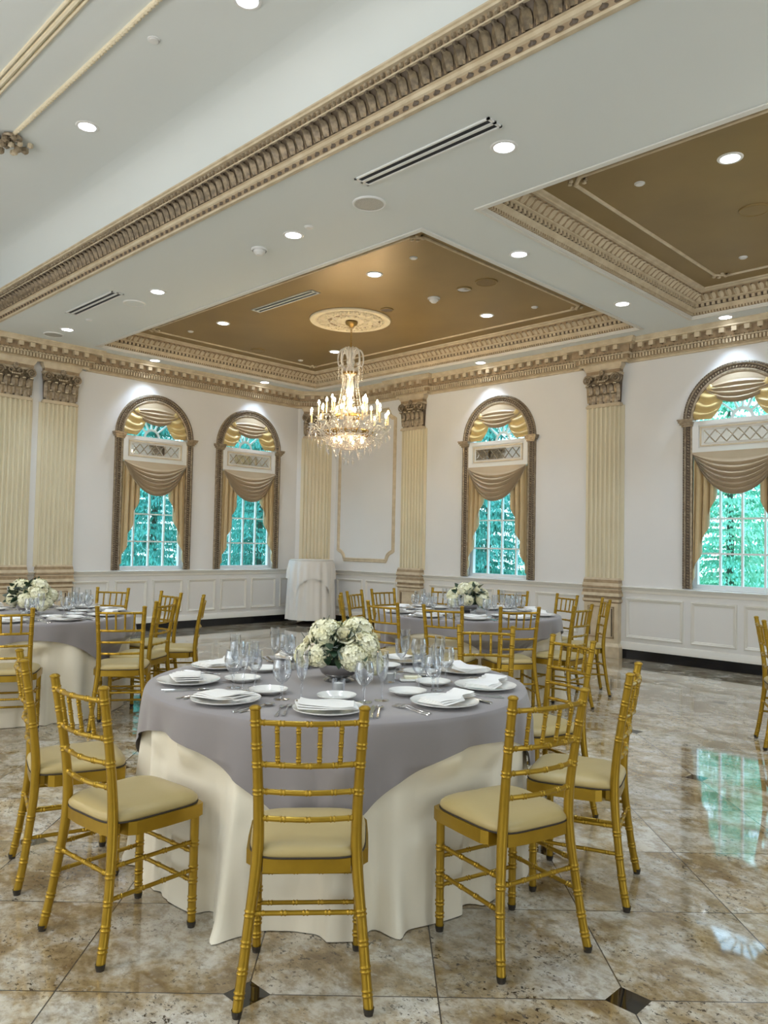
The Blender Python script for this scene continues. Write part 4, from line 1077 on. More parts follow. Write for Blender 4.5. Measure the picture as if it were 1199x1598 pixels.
    def bow(z, sag):
        A, B = rear_at(z, -1), rear_at(z, 1)
        return [A.lerp(B, i / 10) + Vector((0, -sag * math.sin(PI * i / 10), 0)) for i in range(11)]
    for z, sag in ((0.872, 0.026), (0.741, 0.026), (0.655, 0.024), (0.570, 0.020)):
        pth = bow(z, sag); ln = sum((c - a).length for a, c in zip(pth, pth[1:])); b = MB()
        bamboo(b, pth, 0.0088, [0.022] + [ln * k / 4 for k in (1, 2, 3)] + [ln - 0.022], 8, amp=0.25, ring=0.0055); b.build('back_rail', G, t)
    top, low = bow(0.872, 0.026), bow(0.741, 0.026)
    def at(pth, f): i = min(9, int(f * 10)); return pth[i].lerp(pth[i + 1], f * 10 - i)
    for f in (0.2, 0.4, 0.6, 0.8):
        A, B = at(low, f), at(top, f); ln = (B - A).length; b = MB()
        bamboo(b, [A, B], 0.0072, [0.022, ln * 0.5, ln - 0.022], 8, amp=0.3, ring=0.005); b.build('spindle', G, t)
    def stretch(A, B, k):
        A, B = Vector(A), Vector(B); ln = (B - A).length; b = MB()
        bamboo(b, [A, B], 0.0078, [ln * (i + 0.5) / k for i in range(k)], 8, amp=0.28, ring=0.0055); b.build('stretcher', G, t)
    for sg in (-1, 1):
        for z in (0.310, 0.208): stretch((sg * 0.175, 0.158, z), rear_at(z, sg), 4)
    for z in (0.270, 0.165): stretch((-0.175, 0.158, z), (0.175, 0.158, z), 4)
    stretch(rear_at(0.285, -1), rear_at(0.285, 1), 5)
    return t
chair = make_chair(); proto('chair', chair)
CG = 'gold chiavari chairs'
FRONT, PIL, REART = 'front table', 'pilaster-side table', 'rear table'
CHAIRS = [
 (9.059, -7.728, 0.847, 'gold chiavari chair seen squarely from behind, drawn up to the front table'),
 (8.360, -7.995, 0.079, 'gold chiavari chair turned to show its whole seat, beside the squarely seen one'),
 (7.706, -7.920, -0.303, 'gold chiavari chair seen edge-on, partly hidden by the chair turned in front of it'),
 (9.361, -7.047, 1.330, 'gold chiavari chair in angled back view, seat pointing at the ivory table skirt'),
 (9.296, -6.421, 1.940, 'gold chiavari chair seen side-on with narrow back, on the open floor side of front table'),
 (8.696, -5.813, 2.823, 'gold chiavari chair half hidden behind two chairs on the open floor side of front table'),
 (8.241, -5.679, -2.45, 'gold chiavari chair on the far side of front table, only its upper back showing'),
 (5.580, -4.139, -0.761, 'gold chair seen exactly edge-on at rear table, beside the corner cocktail table'),
 (5.320, -3.745, -1.229, 'narrow angled gold chair at rear table, standing before the tall wall panel'),
 (5.225, -3.300, -1.637, 'gold chair behind rear table, in front of the pilaster next to the wall panel'),
 (6.334, -4.435, 0.078, 'gold chair at rear table just above the front bouquet, its seat visible'),
 (6.815, -4.298, 0.382, 'gold chair at rear table directly behind the far-side chair of the front table'),
 (7.173, -3.945, 0.978, 'gold chair squarely backed at rear table, between the far-side and half-hidden front chairs'),
 (5.340, -2.780, -2.93, 'gold chair behind rear table, cut by the rear bouquet of white flowers'),
 (6.038, -2.399, -2.804, 'gold chair behind rear table, below the sill of the arched window'),
 (6.575, -2.395, 2.788, 'gold chair behind rear table at the bare wainscot before the second pilaster'),
 (7.324, -3.407, 1.626, 'gold chair at rear table whose seat shows through the half-hidden front chair'),
 (7.060, -2.560, 2.287, 'slim gold chair of rear table standing before the second pilaster pedestal'),
 (5.214, -7.294, 1.073, 'gold chair cut by the picture edge, in front of the table by paired pilasters'),
 (5.480, -6.570, 1.000, 'gold chair with whole back and seat showing at the table by paired pilasters'),
 (5.110, -6.230, 2.143, 'inner of two overlapping angled gold chairs at the table by paired pilasters'),
 (4.450, -5.790, -3.10, 'gold chair seen through the overlapping one at the table by paired pilasters'),
 (4.930, -5.790, 2.560, 'thin edge-on gold chair, outermost at the table by paired pilasters'),
 (3.745, -5.922, -2.524, 'gold chair on the wall side of the table by paired pilasters, under the first window'),
]
for x, y, rz, lb in CHAIRS: place('chair', (x, y, 0), rz, lb, 'chair', CG)
rz = -1.087; c_, s_ = math.cos(rz), math.sin(rz)
place('chair', (9.072 - (c_ * 0.197 + s_ * 0.219), -3.497 - (s_ * 0.197 - c_ * 0.219), 0), rz, 'gold chiavari chair alone at the picture edge on the open shiny floor', 'chair', CG)

# ------------------------------------------------------------------ tables dressed with cloths
ZT = 0.757
def skirt_radius(cx, cy, seed, R, chairs, lobes=()):
    """radius of the hanging cloth at an azimuth a and a height z"""
    g = random.Random(seed); ph = [g.uniform(0, 6.28) for _ in range(6)]
    near = []
    for x, y, rz, _ in chairs:
        d = math.hypot(x - cx, y - cy)
        if d < 1.5: near.append((math.atan2(y - cy, x - cx), d - 0.215))
    def rad(a, z):
        t = max(0.0, (ZT - 0.002 - z) / (ZT - 0.004))
        fold = 0.60 * math.sin(17 * a + ph[0] + 1.1 * math.sin(3 * a + ph[1])) + 0.30 * math.sin(23 * a + ph[2] + 1.2 * math.sin(2 * a + ph[3])) + 0.2 * math.sin(6 * a + ph[4])
        fold = math.tanh(1.7 * fold)
        r = R + 0.004 * min(1, t * 12) + 0.022 * t + 0.080 * t ** 0.8 * fold
        if t > 0.9: r += 0.035 * ((t - 0.9) / 0.1) ** 2 * max(0, fold)
        for la, w_, k in lobes: r += k * t ** 3 * math.exp(-((a - la + PI) % (2 * PI) - PI) ** 2 / w_ ** 2)
        return press(a, z, r, 0.028)
    def press(a, z, r, gap):
        """where a seat or chair leg stands against the cloth it is pressed inwards"""
        for ca, lim in near:
            da = abs((a - ca + PI) % (2 * PI) - PI)
            if da < 0.34:
                k = 1 if da < 0.25 else 1 - (da - 0.25) / 0.09
                l2 = lim + 0.032 * max(0.0, min(1.0, (0.38 - z) / 0.08))     # seat edge above, legs below
                r -= max(0, r - l2 + gap) * k * max(0.0, min(1.0, (0.60 - z) / 0.08))
        return r
    rad.press = press
    return rad
def skirt(cx, cy, rad, R, label):
    def fn(u, v):
        a = 2 * PI * u
        if v < 0.12: return (R * (v / 0.12) * 0.985 * math.cos(a), R * (v / 0.12) * 0.985 * math.sin(a), ZT)
        z = max(0.003, ZT - 0.002 - (ZT - 0.004) * (v - 0.12) / 0.88); r = rad(a, z)
        return (r * math.cos(a), r * math.sin(a), z)
    b = MB(); b.grid(fn, 420, 40, cu=True)
    o = b.build('tablecloth', M['linen'], None, smooth=70); o.location = (cx, cy, 0)
    return tag(o, label, 'tablecloth', 'ivory floor-length tablecloths')
def overlay(cx, cy, a0, R, label, cap, seed, rad):
    g = random.Random(seed); p1, p2 = g.uniform(0, 6), g.uniform(0, 6)
    half = 0.985
    def fn(u, v):
        a = 2 * PI * u; k = max(abs(math.cos(a - a0)), abs(math.sin(a - a0)))
        L = half / k - R; L = L if L < cap else cap + (L - cap) * 0.22
        nv0 = 0.2
        if v < nv0: r = R * 0.99 * v / nv0; return (r * math.cos(a), r * math.sin(a), ZT + 0.006)
        t = (v - nv0) / (1 - nv0); d = t * L
        q = (a - a0 + PI / 4) % (PI / 2) - PI / 4          # 0 mid side, +-45 deg at corners
        ck = abs(q) / (PI / 4)
        rr = R + 0.012 * math.sin(min(1, d / 0.02) * PI / 2)
        fold = math.sin(9 * a + p1) * 0.55 + math.sin(16 * a + p2) * 0.45
        rr += 0.012 + d * 0.03 + fold * 0.030 * min(1, d / 0.14) + ck ** 3 * 0.03 * math.sin(26 * a + p2) * min(1, d / 0.3) - 0.012 * math.exp(-d / 0.05)
        z = ZT + 0.006 - d if d > 0.02 else ZT + 0.006 - d * d / 0.02 * 0.5 - d * 0.5
        rs = rad(a, z) + 0.018
        e = 0.02; rr = (rr + rs + math.sqrt((rr - rs) ** 2 + e * e)) / 2 - e * 0.25
        rr = rad.press(a, z, rr, 0.003)
        return (rr * math.cos(a), rr * math.sin(a), z)
    b = MB(); b.grid(fn, 420, 40, cu=True)
    o = b.build('table_overlay', M['grey_cloth'], None, smooth=70); o.location = (cx, cy, 0)
    return tag(o, label, 'tablecloth', 'grey square overlays')
T1, T2, T3 = (8.285, -6.905), (4.27, -6.85), (6.315, -3.435)
for T, seed, turn, cap, lobes, nm in ((T1, 1, -2, 0.33, ((-1.216, 0.06, 0.085), (-0.84, 0.09, 0.04), (-0.485, 0.05, 0.09), (-1.62, 0.07, 0.06)), 'large front table'), (T2, 2, -17, 0.30, (), 'table by the paired pilasters'), (T3, 3, -73, 0.27, (), 'rear table, mostly behind chairs')):
    rad = skirt_radius(*T, seed, 0.862, CHAIRS, lobes)
    skirt(*T, rad, 0.862, 'ivory floor-length cloth on the ' + nm)
    overlay(*T, math.radians(turn), 0.868, 'grey square overlay draped over the ' + nm, cap, seed + 3, rad)
ZP = ZT + 0.007

# ------------------------------------------------------------------ table ware
def proto_obj(key, name, build):
    o = build(name); proto(key, o); return o
def b_plate(r):
    def f(name):
        b = MB(); b.lathe([(0, 0.004), (r * 0.55, 0.004), (r * 0.66, 0.006), (r * 0.74, 0.013), (r * 0.97, 0.020), (r, 0.022), (r * 0.995, 0.018), (r * 0.76, 0.009), (r * 0.62, 0.0), (0, 0.0)], 40)
        return b.build(name, M['china'], None, smooth=50)
    return f
proto_obj('plate', 'dinner_plate', b_plate(0.142)); proto_obj('bread', 'bread_plate', b_plate(0.084))
def b_napkin(variant):
    def f(name):
        b = MB(); g = random.Random(variant)
        for k in range(3):      # folded leaves of cloth, each a soft slab turned a little
            L, W_ = 0.235 - 0.012 * k, 0.140 - 0.012 * k; th = 0.0045; z0 = 0.0 + 0.0044 * k; rot = (k - 1.0) * 0.09 * (1 if variant % 2 else -1)
            ca, sa = math.cos(rot), math.sin(rot)
            def slab(u, v, L=L, W_=W_, z0=z0, ca=ca, sa=sa, k=k):
                a = 2 * PI * v; e = 0.35
                cx, cz = math.cos(a), math.sin(a)
                y = W_ / 2 * abs(cx) ** e * (1 if cx > 0 else -1)
                zz = th / 2 * abs(cz) ** 0.8 * (1 if cz > 0 else -1)
                x = (u - 0.5) * L
                fan = max(0, u - 0.55) / 0.45
                lift = 0.016 * fan ** 2 * (0.4 + 0.3 * k) + 0.004 * math.sin(9 * u + variant) * (k / 3)
                tuck = 1 - 0.42 * math.exp(-((u - 0.78) / 0.10) ** 2) * (1 if variant != 2 else 0.15)
                y *= tuck
                return (x * ca - y * sa, x * sa + y * ca, z0 + th / 2 + zz + lift)
            b.grid(slab, 18, 16, cv=True)
            n0 = len(b.v)
            for uu in (0, 1): b.add([slab(uu, q / 16) for q in range(16)], [tuple(range(16))])
        return b.build(name, M['napkin'], None, smooth=60)
    return f
for k in range(3): proto_obj('napkin%d' % k, 'folded_napkin', b_napkin(k))
def strip(b, outline, z, th, prof=None):
    """thin bent metal piece: outline of (x, half width) along its length, z(x) heights"""
    n = len(outline); V = []
    for x, h in outline: zz = z(x); V += [(x, -h, zz), (x, h, zz), (x, -h * 0.8, zz + th), (x, h * 0.8, zz + th)]
    F = []
    for i in range(n - 1):
        a, c = i * 4, i * 4 + 4; F += [(a + 2, c + 2, c + 3, a + 3), (a, a + 1, c + 1, c), (a, c, c + 2, a + 2), (a + 1, a + 3, c + 3, c + 1)]
    F += [(0, 2, 3, 1), (n * 4 - 4, n * 4 - 3, n * 4 - 1, n * 4 - 2)]
    b.add(V, F)
def b_fork(name):
    t = thing(name); hz = lambda x: 0.0015 + 0.008 * math.exp(-((x - 0.03) / 0.03) ** 2)
    b = MB(); strip(b, [(-0.105, 0.004), (-0.10, 0.0075), (-0.06, 0.0055), (-0.01, 0.003), (0.02, 0.0025), (0.04, 0.005), (0.05, 0.011), (0.06, 0.012)], hz, 0.0022); b.build('handle', M['steel'], t)
    b = MB()
    for k in range(4): strip(b, [(0.058, 0.0022), (0.08, 0.0020), (0.10, 0.0013)], lambda x, q=hz: q(x) + 0.002, 0.0018); b.v[-12:] = [(x, y + (k - 1.5) * 0.0063, z) for x, y, z in b.v[-12:]]
    b.build('tines', M['steel'], t); proto('fork', t)
b_fork('fork')
def b_knife(name):
    t = thing(name)
    b = MB(); strip(b, [(-0.12, 0.005), (-0.115, 0.008), (-0.05, 0.0065), (-0.01, 0.005)], lambda x: 0.001, 0.0055); b.build('handle', M['steel'], t)
    b = MB(); strip(b, [(-0.01, 0.005), (0.0, 0.009), (0.06, 0.0105), (0.10, 0.008), (0.118, 0.002)], lambda x: 0.0015, 0.0018); b.build('blade', M['steel'], t); proto('knife', t)
b_knife('table_knife')
def b_spoon(name):
    t = thing(name); hz = lambda x: 0.0015 + 0.007 * math.exp(-((x - 0.03) / 0.03) ** 2)
    b = MB(); strip(b, [(-0.10, 0.004), (-0.095, 0.007), (-0.05, 0.005), (0.0, 0.003), (0.045, 0.003)], hz, 0.0022); b.build('handle', M['steel'], t)
    b = MB(); b.grid(lambda u, v: (0.068 + 0.027 * v * math.cos(2 * PI * u), 0.017 * v * math.sin(2 * PI * u), 0.0035 + 0.006 * v * v), 16, 5, cu=True); b.build('bowl', M['steel'], t); proto('spoon', t)
b_spoon('spoon')
def b_glass(key, name, prof):
    t = thing(name)
    k = next(i for i, p in enumerate(prof) if p == 'B'); foot = prof[:k]; bowl = prof[k + 1:]
    b = MB(); b.lathe(foot, 16); b.build('stem', M['glass'], t)
    b = MB(); b.lathe(bowl, 22); b.lathe([(r - 0.0012, z) for r, z in bowl[1:]], 22)
    r, z = bowl[-1]; b.lathe([(r, z), (r + 0.0006, z + 0.001), (r - 0.0012, z + 0.0012), (r - 0.0014, z)], 22); b.build('bowl', M['glass'], t)
    proto(key, t)
b_glass('flute', 'champagne_flute', [(0.0, 0.0), (0.031, 0.0), (0.031, 0.002), (0.010, 0.005), (0.0042, 0.012), (0.0045, 0.05), (0.007, 0.058), (0.0045, 0.066), (0.005, 0.082), 'B', (0.004, 0.080), (0.012, 0.090), (0.020, 0.108), (0.0255, 0.135), (0.027, 0.165), (0.0255, 0.205)])
b_glass('goblet', 'water_goblet', [(0.0, 0.0), (0.034, 0.0), (0.034, 0.002), (0.011, 0.005), (0.0048, 0.012), (0.005, 0.045), (0.008, 0.052), (0.005, 0.060), (0.006, 0.068), 'B', (0.005, 0.066), (0.022, 0.076), (0.036, 0.096), (0.0405, 0.120), (0.038, 0.145), (0.033, 0.165)])
b_glass('wine', 'wine_glass', [(0.0, 0.0), (0.032, 0.0), (0.032, 0.002), (0.010, 0.005), (0.0045, 0.012), (0.0045, 0.055), (0.0075, 0.062), (0.0045, 0.070), 'B', (0.004, 0.068), (0.018, 0.078), (0.029, 0.096), (0.0315, 0.125), (0.0325, 0.165)])
HOURS = 'twelve one two three four five six seven eight nine ten eleven'.split()
def setting(T, phi, table, wine, variant):
    cx, cy = T; a = math.radians(phi); er = Vector((math.cos(a), math.sin(a))); et = Vector((-er.y, er.x))
    hour = HOURS[round((135 - phi) / 30) % 12] + " o'clock"
    def at(r, tt, z=ZP): v = Vector((cx, cy)) + er * r + et * tt; return (v.x, v.y, z)
    if px(at(0.69, 0))[0] < -25: return
    g = random.Random(int(phi * 7) + variant); j = lambda s: g.uniform(-s, s)
    place_ = 'at the %s place of the %s' % (hour, table)
    x, y, z = at(0.695, j(.01)); place('plate', (x, y, z), j(3), 'white dinner plate under a napkin ' + place_, 'plate', 'dinner plates on the ' + table)
    x, y, z = at(0.70, j(.012), ZP + 0.0215); place('napkin%d' % (g.randrange(3)), (x, y, z), a + PI / 2 + j(0.35) + (PI if g.random() < .3 else 0), 'white folded napkin on the dinner plate ' + place_, 'napkin', 'napkins on the ' + table)
    x, y, z = at(0.45, j(.03)); place('bread', (x, y, z), j(3), 'small white bread plate ' + place_, 'plate', 'bread plates on the ' + table)
    ang = a + PI + j(0.06)
    x, y, z = at(0.675, -0.167); place('fork', (x, y, z), ang + j(.02), 'inner steel fork ' + place_, 'fork', 'forks on the ' + table)
    x, y, z = at(0.69, -0.194); place('fork', (x, y, z), ang + j(.02), 'outer steel fork ' + place_, 'fork', 'forks on the ' + table)
    x, y, z = at(0.685, 0.166); place('knife', (x, y, z), ang + j(.03), 'steel table knife ' + place_, 'knife', 'knives on the ' + table)
    x, y, z = at(0.69, 0.191); place('spoon', (x, y, z), ang + j(.03), 'steel spoon ' + place_, 'spoon', 'spoons on the ' + table)
    a2 = a + math.radians(24); v = (cx + 0.50 * math.cos(a2), cy + 0.50 * math.sin(a2), ZP)
    place('flute', v, 0, 'tall clear champagne flute ' + place_, 'glass', 'flutes on the ' + table)
    a2 = a + math.radians(14.5); v = (cx + 0.515 * math.cos(a2), cy + 0.515 * math.sin(a2), ZP)
    place('goblet', v, 0, 'round-bowled water goblet ' + place_, 'glass', 'goblets on the ' + table)
    if wine:
        a2 = a + math.radians(19); v = (cx + 0.425 * math.cos(a2), cy + 0.425 * math.sin(a2), ZP)
        place('wine', v, 0, 'slender wine glass ' + place_, 'glass', 'wine glasses on the ' + table)
for i, phi in enumerate((-45, -84, -123, -161, 156, 107, 70, 33, -3)): setting(T1, phi, FRONT, phi not in (-84, -45), i)
for i in range(10): setting(T3, -47 + 36 * i, REART, True, i)
for i in range(10): setting(T2, -31 + 36 * i, PIL, True, i)

# ------------------------------------------------------------------ centrepieces
def bloom_hydrangea(seed, r):
    g = random.Random(seed); b = MB(); n = int(95 * (r / 0.05) ** 1.3)
    b.ball((0, 0, 0), r * 0.80, 10)
    for i in range(n):
        z = 1 - 1.7 * (i + 0.5) / n; q = math.sqrt(max(0, 1 - z * z)); a = 2.39996 * i
        d = Vector((q * math.cos(a), q * math.sin(a), z)); Rm = rotM(Vector((0, 0, 1)), d)
        T = Matrix.Translation(d * r * g.uniform(0.84, 1.03)) @ Rm @ Matrix.Rotation(g.uniform(0, 6), 4, 'Z')
        s = r * g.uniform(0.22, 0.30)
        for k in range(4):
            ca, sa = math.cos(k * PI / 2), math.sin(k * PI / 2)
            P = [(0, 0, 0), (0.32 * s, -0.34 * s, 0.10 * s), (0.72 * s, -0.44 * s, 0.26 * s), (1.02 * s, -0.20 * s, 0.26 * s), (1.02 * s, 0.20 * s, 0.26 * s), (0.72 * s, 0.44 * s, 0.26 * s), (0.32 * s, 0.34 * s, 0.10 * s), (0.62 * s, 0, 0.06 * s)]
            b.add([(x * ca - y * sa, x * sa + y * ca, z_) for x, y, z_ in P], [(0, 1, 7), (1, 2, 7), (2, 3, 7), (3, 4, 7), (4, 5, 7), (5, 6, 7), (6, 0, 7)], T=T)
    return b
def bloom_rose(r):
    b = MB()
    for L, (n, rr, h, op) in enumerate(((3, 0.25, 0.9, 0.15), (4, 0.45, 0.95, 0.35), (5, 0.68, 0.85, 0.6), (6, 0.92, 0.62, 0.95))):
        for k in range(n):
            a0 = 2 * PI * (k + 0.37 * L) / n
            def petal(u, v, a0=a0, rr=rr, h=h, op=op, n=n):
                a = a0 + (u - 0.5) * 2 * PI / n * 1.35
                R_ = rr * r * (0.35 + 0.65 * v ** 0.6) + op * r * 0.16 * max(0, v - 0.7) / 0.3
                z = -0.5 * r + h * r * 1.2 * v * (1 - 0.16 * (2 * u - 1) ** 2) - 0.25 * r * op * max(0, v - 0.72) / 0.28
                return (R_ * math.cos(a), R_ * math.sin(a), z)
            b.grid(petal, 6, 6)
    return b
HY = [bloom_hydrangea(s, 0.062) for s in (1, 2, 3)]; RO = bloom_rose(0.04)
hy_me = [h.build('hydrangea_bloom', M['petal_white'], None, smooth=75) for h in HY]
for o in hy_me: col.objects.unlink(o)
ro_me = {}
for k in ('petal_cream', 'petal_blush'):
    o = RO.build('rose_bloom', M[k], None, smooth=60); ro_me[k] = o; col.objects.unlink(o)
def bouquet(cx, cy, label, vlabel, zrot, zb):
    vt = thing('footed_bowl', vlabel, 'vase', (cx, cy, ZP))
    b = MB(); b.lathe([(0.030, 0.018), (0.060, 0.022), (0.082, 0.038), (0.096, 0.062), (0.099, 0.084), (0.096, 0.086), (0.092, 0.064), (0.078, 0.042), (0.0, 0.028)], 36); b.build('bowl', M['silver'], vt)
    b = MB(); b.lathe([(0.0, 0.0), (0.070, 0.0), (0.074, 0.004), (0.066, 0.009), (0.045, 0.012), (0.034, 0.020), (0.0, 0.021)], 28); b.build('pedestal_foot', M['silver'], vt)
    t = thing('flower_arrangement', label, 'flowers', (cx, cy, ZP + 0.098), zrot)
    flowers = [(0, -0.155, 0.03, 0.02, 1.0), (1, -0.085, -0.085, 0.035, 0.95), (2, 0.07, -0.12, 0.03, 1.05), (0, -0.065, -0.03, 0.125, 1.25), (1, 0.085, 0.02, 0.135, 1.15), (2, 0.125, -0.06, 0.075, 1.05), (0, 0.155, 0.02, 0.015, 0.85), (1, 0.0, 0.13, 0.10, 1.1), (2, -0.11, 0.10, 0.07, 1.0), (0, 0.11, 0.12, 0.06, 1.0), (1, 0.165, -0.05, -0.01, 0.8)]
    for k, x, y, z, s in flowers:
        o = hy_me[k].copy(); o.name = 'hydrangea_bloom'; col.objects.link(o); o.parent = t; o.location = (x, y, z); o.scale = (s, s, s * 0.9)
        d = Vector((x, y, z + 0.12)).normalized(); o.rotation_euler = d.to_track_quat('Z', 'Y').to_euler()
    for x, y, z, s, k in ((0.025, -0.085, 0.125, 1.25, 'petal_cream'), (-0.125, -0.085, 0.06, 0.7, 'petal_blush'), (-0.145, -0.06, 0.025, 0.75, 'petal_blush'), (-0.15, -0.03, 0.095, 0.75, 'petal_cream'), (0.165, -0.01, 0.115, 0.6, 'petal_cream'), (0.10, -0.10, 0.125, 0.6, 'petal_cream')):
        o = ro_me[k].copy(); o.name = 'rose_bloom'; col.objects.link(o); o.parent = t; o.location = (x, y, z); o.scale = (s, s, s)
        o.rotation_euler = Vector((x, y, max(0.05, z))).to_track_quat('Z', 'Y').to_euler()
    g = random.Random(int(cx * 100))
    for nm, mt, n, s0 in (('dark_foliage', 'leaf_dark', 165, 0.08), ('dusty_foliage', 'leaf_grey', 34, 0.07)):
        b = MB()
        for i in range(n):
            a = g.uniform(0, 2 * PI); el = g.uniform(-0.12, 1.25) if nm[1] == 'a' else g.uniform(-0.1, 0.9)
            d = Vector((math.cos(a) * math.cos(el), math.sin(a) * math.cos(el), math.sin(el)))
            p = Vector((d.x * 0.135, d.y * 0.135, 0.035 + d.z * 0.105)) * g.uniform(0.75, 1.1)
            T = Matrix.Translation(p) @ rotM(Vector((1, 0, 0)), (d + Vector((g.uniform(-.7, .7), g.uniform(-.7, .7), g.uniform(-.7, .5)))).normalized())
            L = s0 * g.uniform(0.6, 1.05); w_ = L * (0.24 if mt == 'leaf_dark' else 0.42)
            b.grid(lambda u, v: (L * u, w_ * (v - 0.5) * 2 * math.sin(PI * (0.06 + 0.92 * u)) ** 0.9, -0.25 * L * u * u + 0.12 * w_ * abs(v - 0.5) * 2), 5, 2, T=T)
        b.build(nm, M[mt], t, smooth=60)
    b = MB(); b.ball((0, 0, 0.02), 0.095, 14, sz=0.8); b.build('leafy_core', M['leaf_dark'], t)
bouquet(T1[0], T1[1], 'full bouquet of white hydrangeas and cream roses on the front table', 'mercury-silver footed bowl holding the front table bouquet', 0.79, 0)
bouquet(T2[0] + .05, T2[1] + .02, 'white flower bouquet on the table by the paired pilasters', 'silver footed bowl under the bouquet by the paired pilasters', 0.5, 0)
bouquet(T3[0], T3[1], 'white flower bouquet with dark leaves on the rear table', 'silver footed bowl under the rear table bouquet', 1.4, 0)
def votive(x, y, label):
    t = thing('votive_candle', label, 'candle', (x, y, ZP))
    b = MB(); b.lathe([(0.0, 0.0), (0.026, 0.0), (0.028, 0.012), (0.031, 0.058), (0.0295, 0.058), (0.026, 0.012), (0.0, 0.008)], 20); b.build('glass_cup', M['glass'], t)
    b = MB(); b.lathe([(0.0, 0.009), (0.022, 0.009), (0.022, 0.042), (0.0, 0.044)], 16); b.tube([(0, 0, 0.043), (0.001, 0, 0.05)], 0.0009, 5); b.build('candle_wax', M['wax'], t)
votive(8.505, -7.105, 'small white candle in a glass cup before the front silver bowl')
votive(8.470, -6.745, 'glass candle cup beside the butter dish on the front table')
votive(T3[0] + .22, T3[1] - .2, 'small glass candle cup beside the rear table bouquet')
votive(T2[0] + .26, T2[1] - .1, 'small glass candle cup beside the bouquet by the paired pilasters')
def butter(x, y, rz, label):
    t = thing('butter_dish', label, 'dish', (x, y, ZP), rz)
    b = MB(); b.box((0, 0, 0.006), (0.125, 0.07, 0.012), bev=0.004); b.build('tray', M['china'], t)
    b = MB(); b.box((0, 0, 0.019), (0.085, 0.036, 0.014), bev=0.003); b.build('butter_block', M['petal_cream'], t)
butter(8.515, -6.635, 0.9, 'oblong butter dish beside the glass candle cup on the front table')
k_ = place('knife', (8.51, -6.63, ZP + 0.0265), 0.75, 'steel butter knife resting across the butter dish', 'knife')
def shaker(x, y, label, group):
    t = thing('salt_shaker', label, 'shaker', (x, y, ZP), 0, group)
    b = MB(); b.lathe([(0.0, 0.0), (0.018, 0.0), (0.020, 0.01), (0.016, 0.04), (0.012, 0.05)], 14); b.build('glass_body', M['glass'], t)
    b = MB(); b.lathe([(0.0, 0.003), (0.0165, 0.003), (0.014, 0.03), (0.0, 0.03)], 12); b.build('filling', M['wax'] if 'salt' in label else M['seam'], t)
    b = MB(); b.lathe([(0.0125, 0.048), (0.0145, 0.05), (0.014, 0.06), (0.009, 0.067), (0.0, 0.068)], 14); b.build('steel_cap', M['steel'], t)
shaker(7.90, -6.88, 'glass salt shaker with steel cap behind the goblet on the front table', 'shakers on the front table'); shaker(7.93, -6.80, 'glass pepper shaker with dark filling behind the goblet on the front table', 'shakers on the front table')

# ------------------------------------------------------------------ cocktail table in the corner
cx, cy, R, H = 0.67, -0.67, 0.36, 1.115
t = thing('cocktail_table', 'tall round cocktail table in the corner, dressed in two white cloths', 'table', (cx, cy, 0))
b = MB(); b.lathe([(0.0, H), (R + 0.008, H), (R + 0.012, H - 0.006), (R + 0.008, H - 0.018), (0.0, H - 0.018)], 40); b.build('tabletop', M['white_wood'], t)
b = MB(); b.lathe([(0.03, 0.06), (0.03, H - 0.02)], 12); b.lathe([(0.0, 0.0), (0.24, 0.0), (0.24, 0.02), (0.05, 0.07), (0.03, 0.08)], 28); b.build('pedestal', M['seam'], t)
def low_r(a, d): return R + 0.014 + d * 0.05 + (0.6 * math.sin(15 * a + 1.0) + 0.4 * math.sin(22 * a + 2.6)) * 0.020 * min(1, d / 0.15)
def cloth(name, L, half, a0):
    def fn(u, v):
        a = 2 * PI * u; k = max(abs(math.cos(a - a0)), abs(math.sin(a - a0)))
        d = v * (L if half is None else min(0.78, half / k - R))
        r = low_r(a, d) + (0 if half is None else 0.010 + 0.012 * (1 + math.sin(11 * a)) * min(1, d / 0.2))
        return (r * math.cos(a), r * math.sin(a), H - 0.018 - d)
    b = MB(); b.grid(fn, 180, 24, cu=True); o = b.build(name, M['white_cloth'], None, smooth=70); o.location = (cx, cy, 0); return o
o = cloth('tablecloth', 1.00, None, 0); tag(o, 'white lower cloth hanging near the floor on the corner cocktail table', 'tablecloth', 'white cloths of the cocktail table')
o = cloth('table_overlay', 0, 0.66, math.radians(-45 + 10)); tag(o, 'white shorter square topper over the corner cocktail table', 'tablecloth', 'white cloths of the cocktail table')

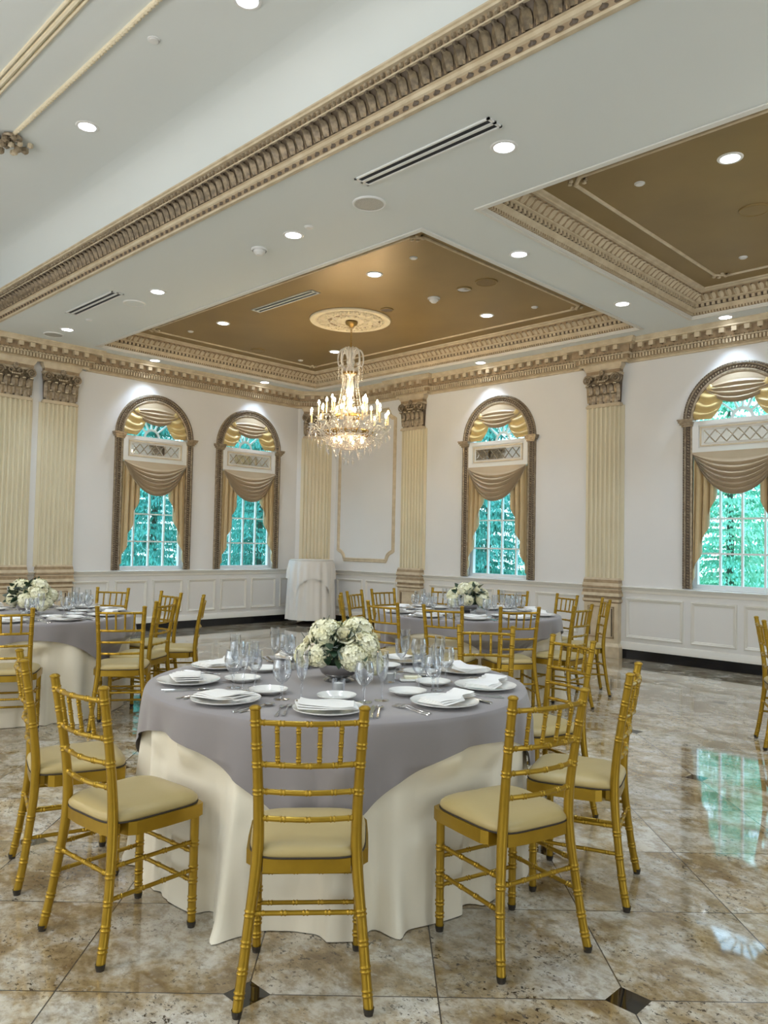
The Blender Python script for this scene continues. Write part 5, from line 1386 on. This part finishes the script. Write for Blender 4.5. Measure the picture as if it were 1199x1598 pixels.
# ------------------------------------------------------------------ garden outside the windows
b = MB(); b.add([(-40, 0.4, -0.4), (40, 0.4, -0.4), (40, 40, -0.4), (-40, 40, -0.4)], [(0, 1, 2, 3)]); b.add([(-40, -30, -0.4), (-0.4, -30, -0.4), (-0.4, 0.4, -0.4), (-40, 0.4, -0.4)], [(0, 1, 2, 3)])
struct(b.build('lawn', M['lawn'], smooth=0))
def conifer(seed, H, R, mt):
    g = random.Random(seed); b = MB()
    for L in range(int(H * 9)):
        zz = 0.3 + (H - 0.3) * (L + g.random()) / (H * 9); rr = R * (1 - zz / H) ** 0.75 + 0.15
        for k in range(int(5 + 9 * rr / R)):
            a = g.uniform(0, 2 * PI); r0 = rr * g.uniform(0.5, 1.0); d = Vector((math.cos(a), math.sin(a), 0))
            nl = 90 if mt == 'tree_green' else 75
            for q in range(nl):
                f = (q + g.random()) / nl; p = d * (0.1 + r0 * f) + Vector((g.uniform(-.14, .14), g.uniform(-.14, .14), zz + 0.18 * f - 0.55 * f * f * (r0 / R + 0.3)))
                L_ = g.uniform(0.045, 0.12) * (1 if mt == 'tree_green' else 0.75); w_ = L_ * (g.uniform(0.09, 0.18) if mt == 'tree_green' else g.uniform(0.2, 0.32))
                dr = (d * g.uniform(0.1, 0.6) + Vector((g.uniform(-.4, .4), g.uniform(-.4, .4), g.uniform(-1.5, -0.4)))).normalized()
                sd = dr.cross(Vector((g.uniform(-1, 1), g.uniform(-1, 1), g.uniform(-1, 1)))).normalized() * w_
                b.add([p, p + dr * L_ * 0.5 + sd, p + dr * L_, p + dr * L_ * 0.5 - sd], [(0, 1, 2, 3)])
    return b
def tree_proto(key, seed, H, R, mt, name):
    t = thing(name); b = conifer(seed, H, R, mt); b.build('foliage', M[mt], t, smooth=0)
    b = MB(); b.tube([(0, 0, 0), (0.03, 0, H * 0.4), (0, 0, H * 0.93)], [0.09, 0.06, 0.02], 8); b.build('trunk', M['bark'], t); proto(key, t)
tree_proto('spruce', 11, 7.2, 1.9, 'tree_green', 'evergreen_tree'); tree_proto('maple', 12, 5.2, 2.0, 'tree_light', 'garden_tree')
GT = 'trees outside the windows'
for x, y, s, rz, lb in ((-4.2, -1.0, 0.95, 0.3, 'drooping evergreen filling the panes of the first window'), (-5.7, 2.9, 0.95, 1.9, 'drooping evergreen outside the window next to the corner'), (-9.4, -3.6, 1.05, 0.9, 'evergreen standing deep behind the first window'), (-10.2, 5.6, 1.1, 2.6, 'evergreen standing deep behind the window next to the corner'), (-9.6, 1.4, 1.05, 3.0, 'tall evergreen farther back between the two windows of the pilaster wall'),
                        (1.25, 3.6, 0.9, 2.2, 'evergreen outside the window behind the rear table'), (0.6, 11.0, 1.0, 1.0, 'evergreen standing deepest behind the rear table window'), (-2.3, 7.2, 1.0, 5.0, 'tall evergreen farther back outside the window behind the rear table')):
    place('spruce', (x, y, -0.4), rz, lb, 'tree', GT).scale = (s, s, s)
for x, y, s, rz, lb in ((5.9, 4.2, 0.95, 0.4, 'pale green leafy tree outside the large window beyond the empty floor'), (4.7, 10.6, 1.1, 1.4, 'leafy tree farther back outside the large window'), (8.8, 9.2, 1.0, 3.3, 'leafy tree standing deepest beyond the large window')):
    place('maple', (x, y, -0.4), rz, lb, 'tree', GT).scale = (s, s, s)
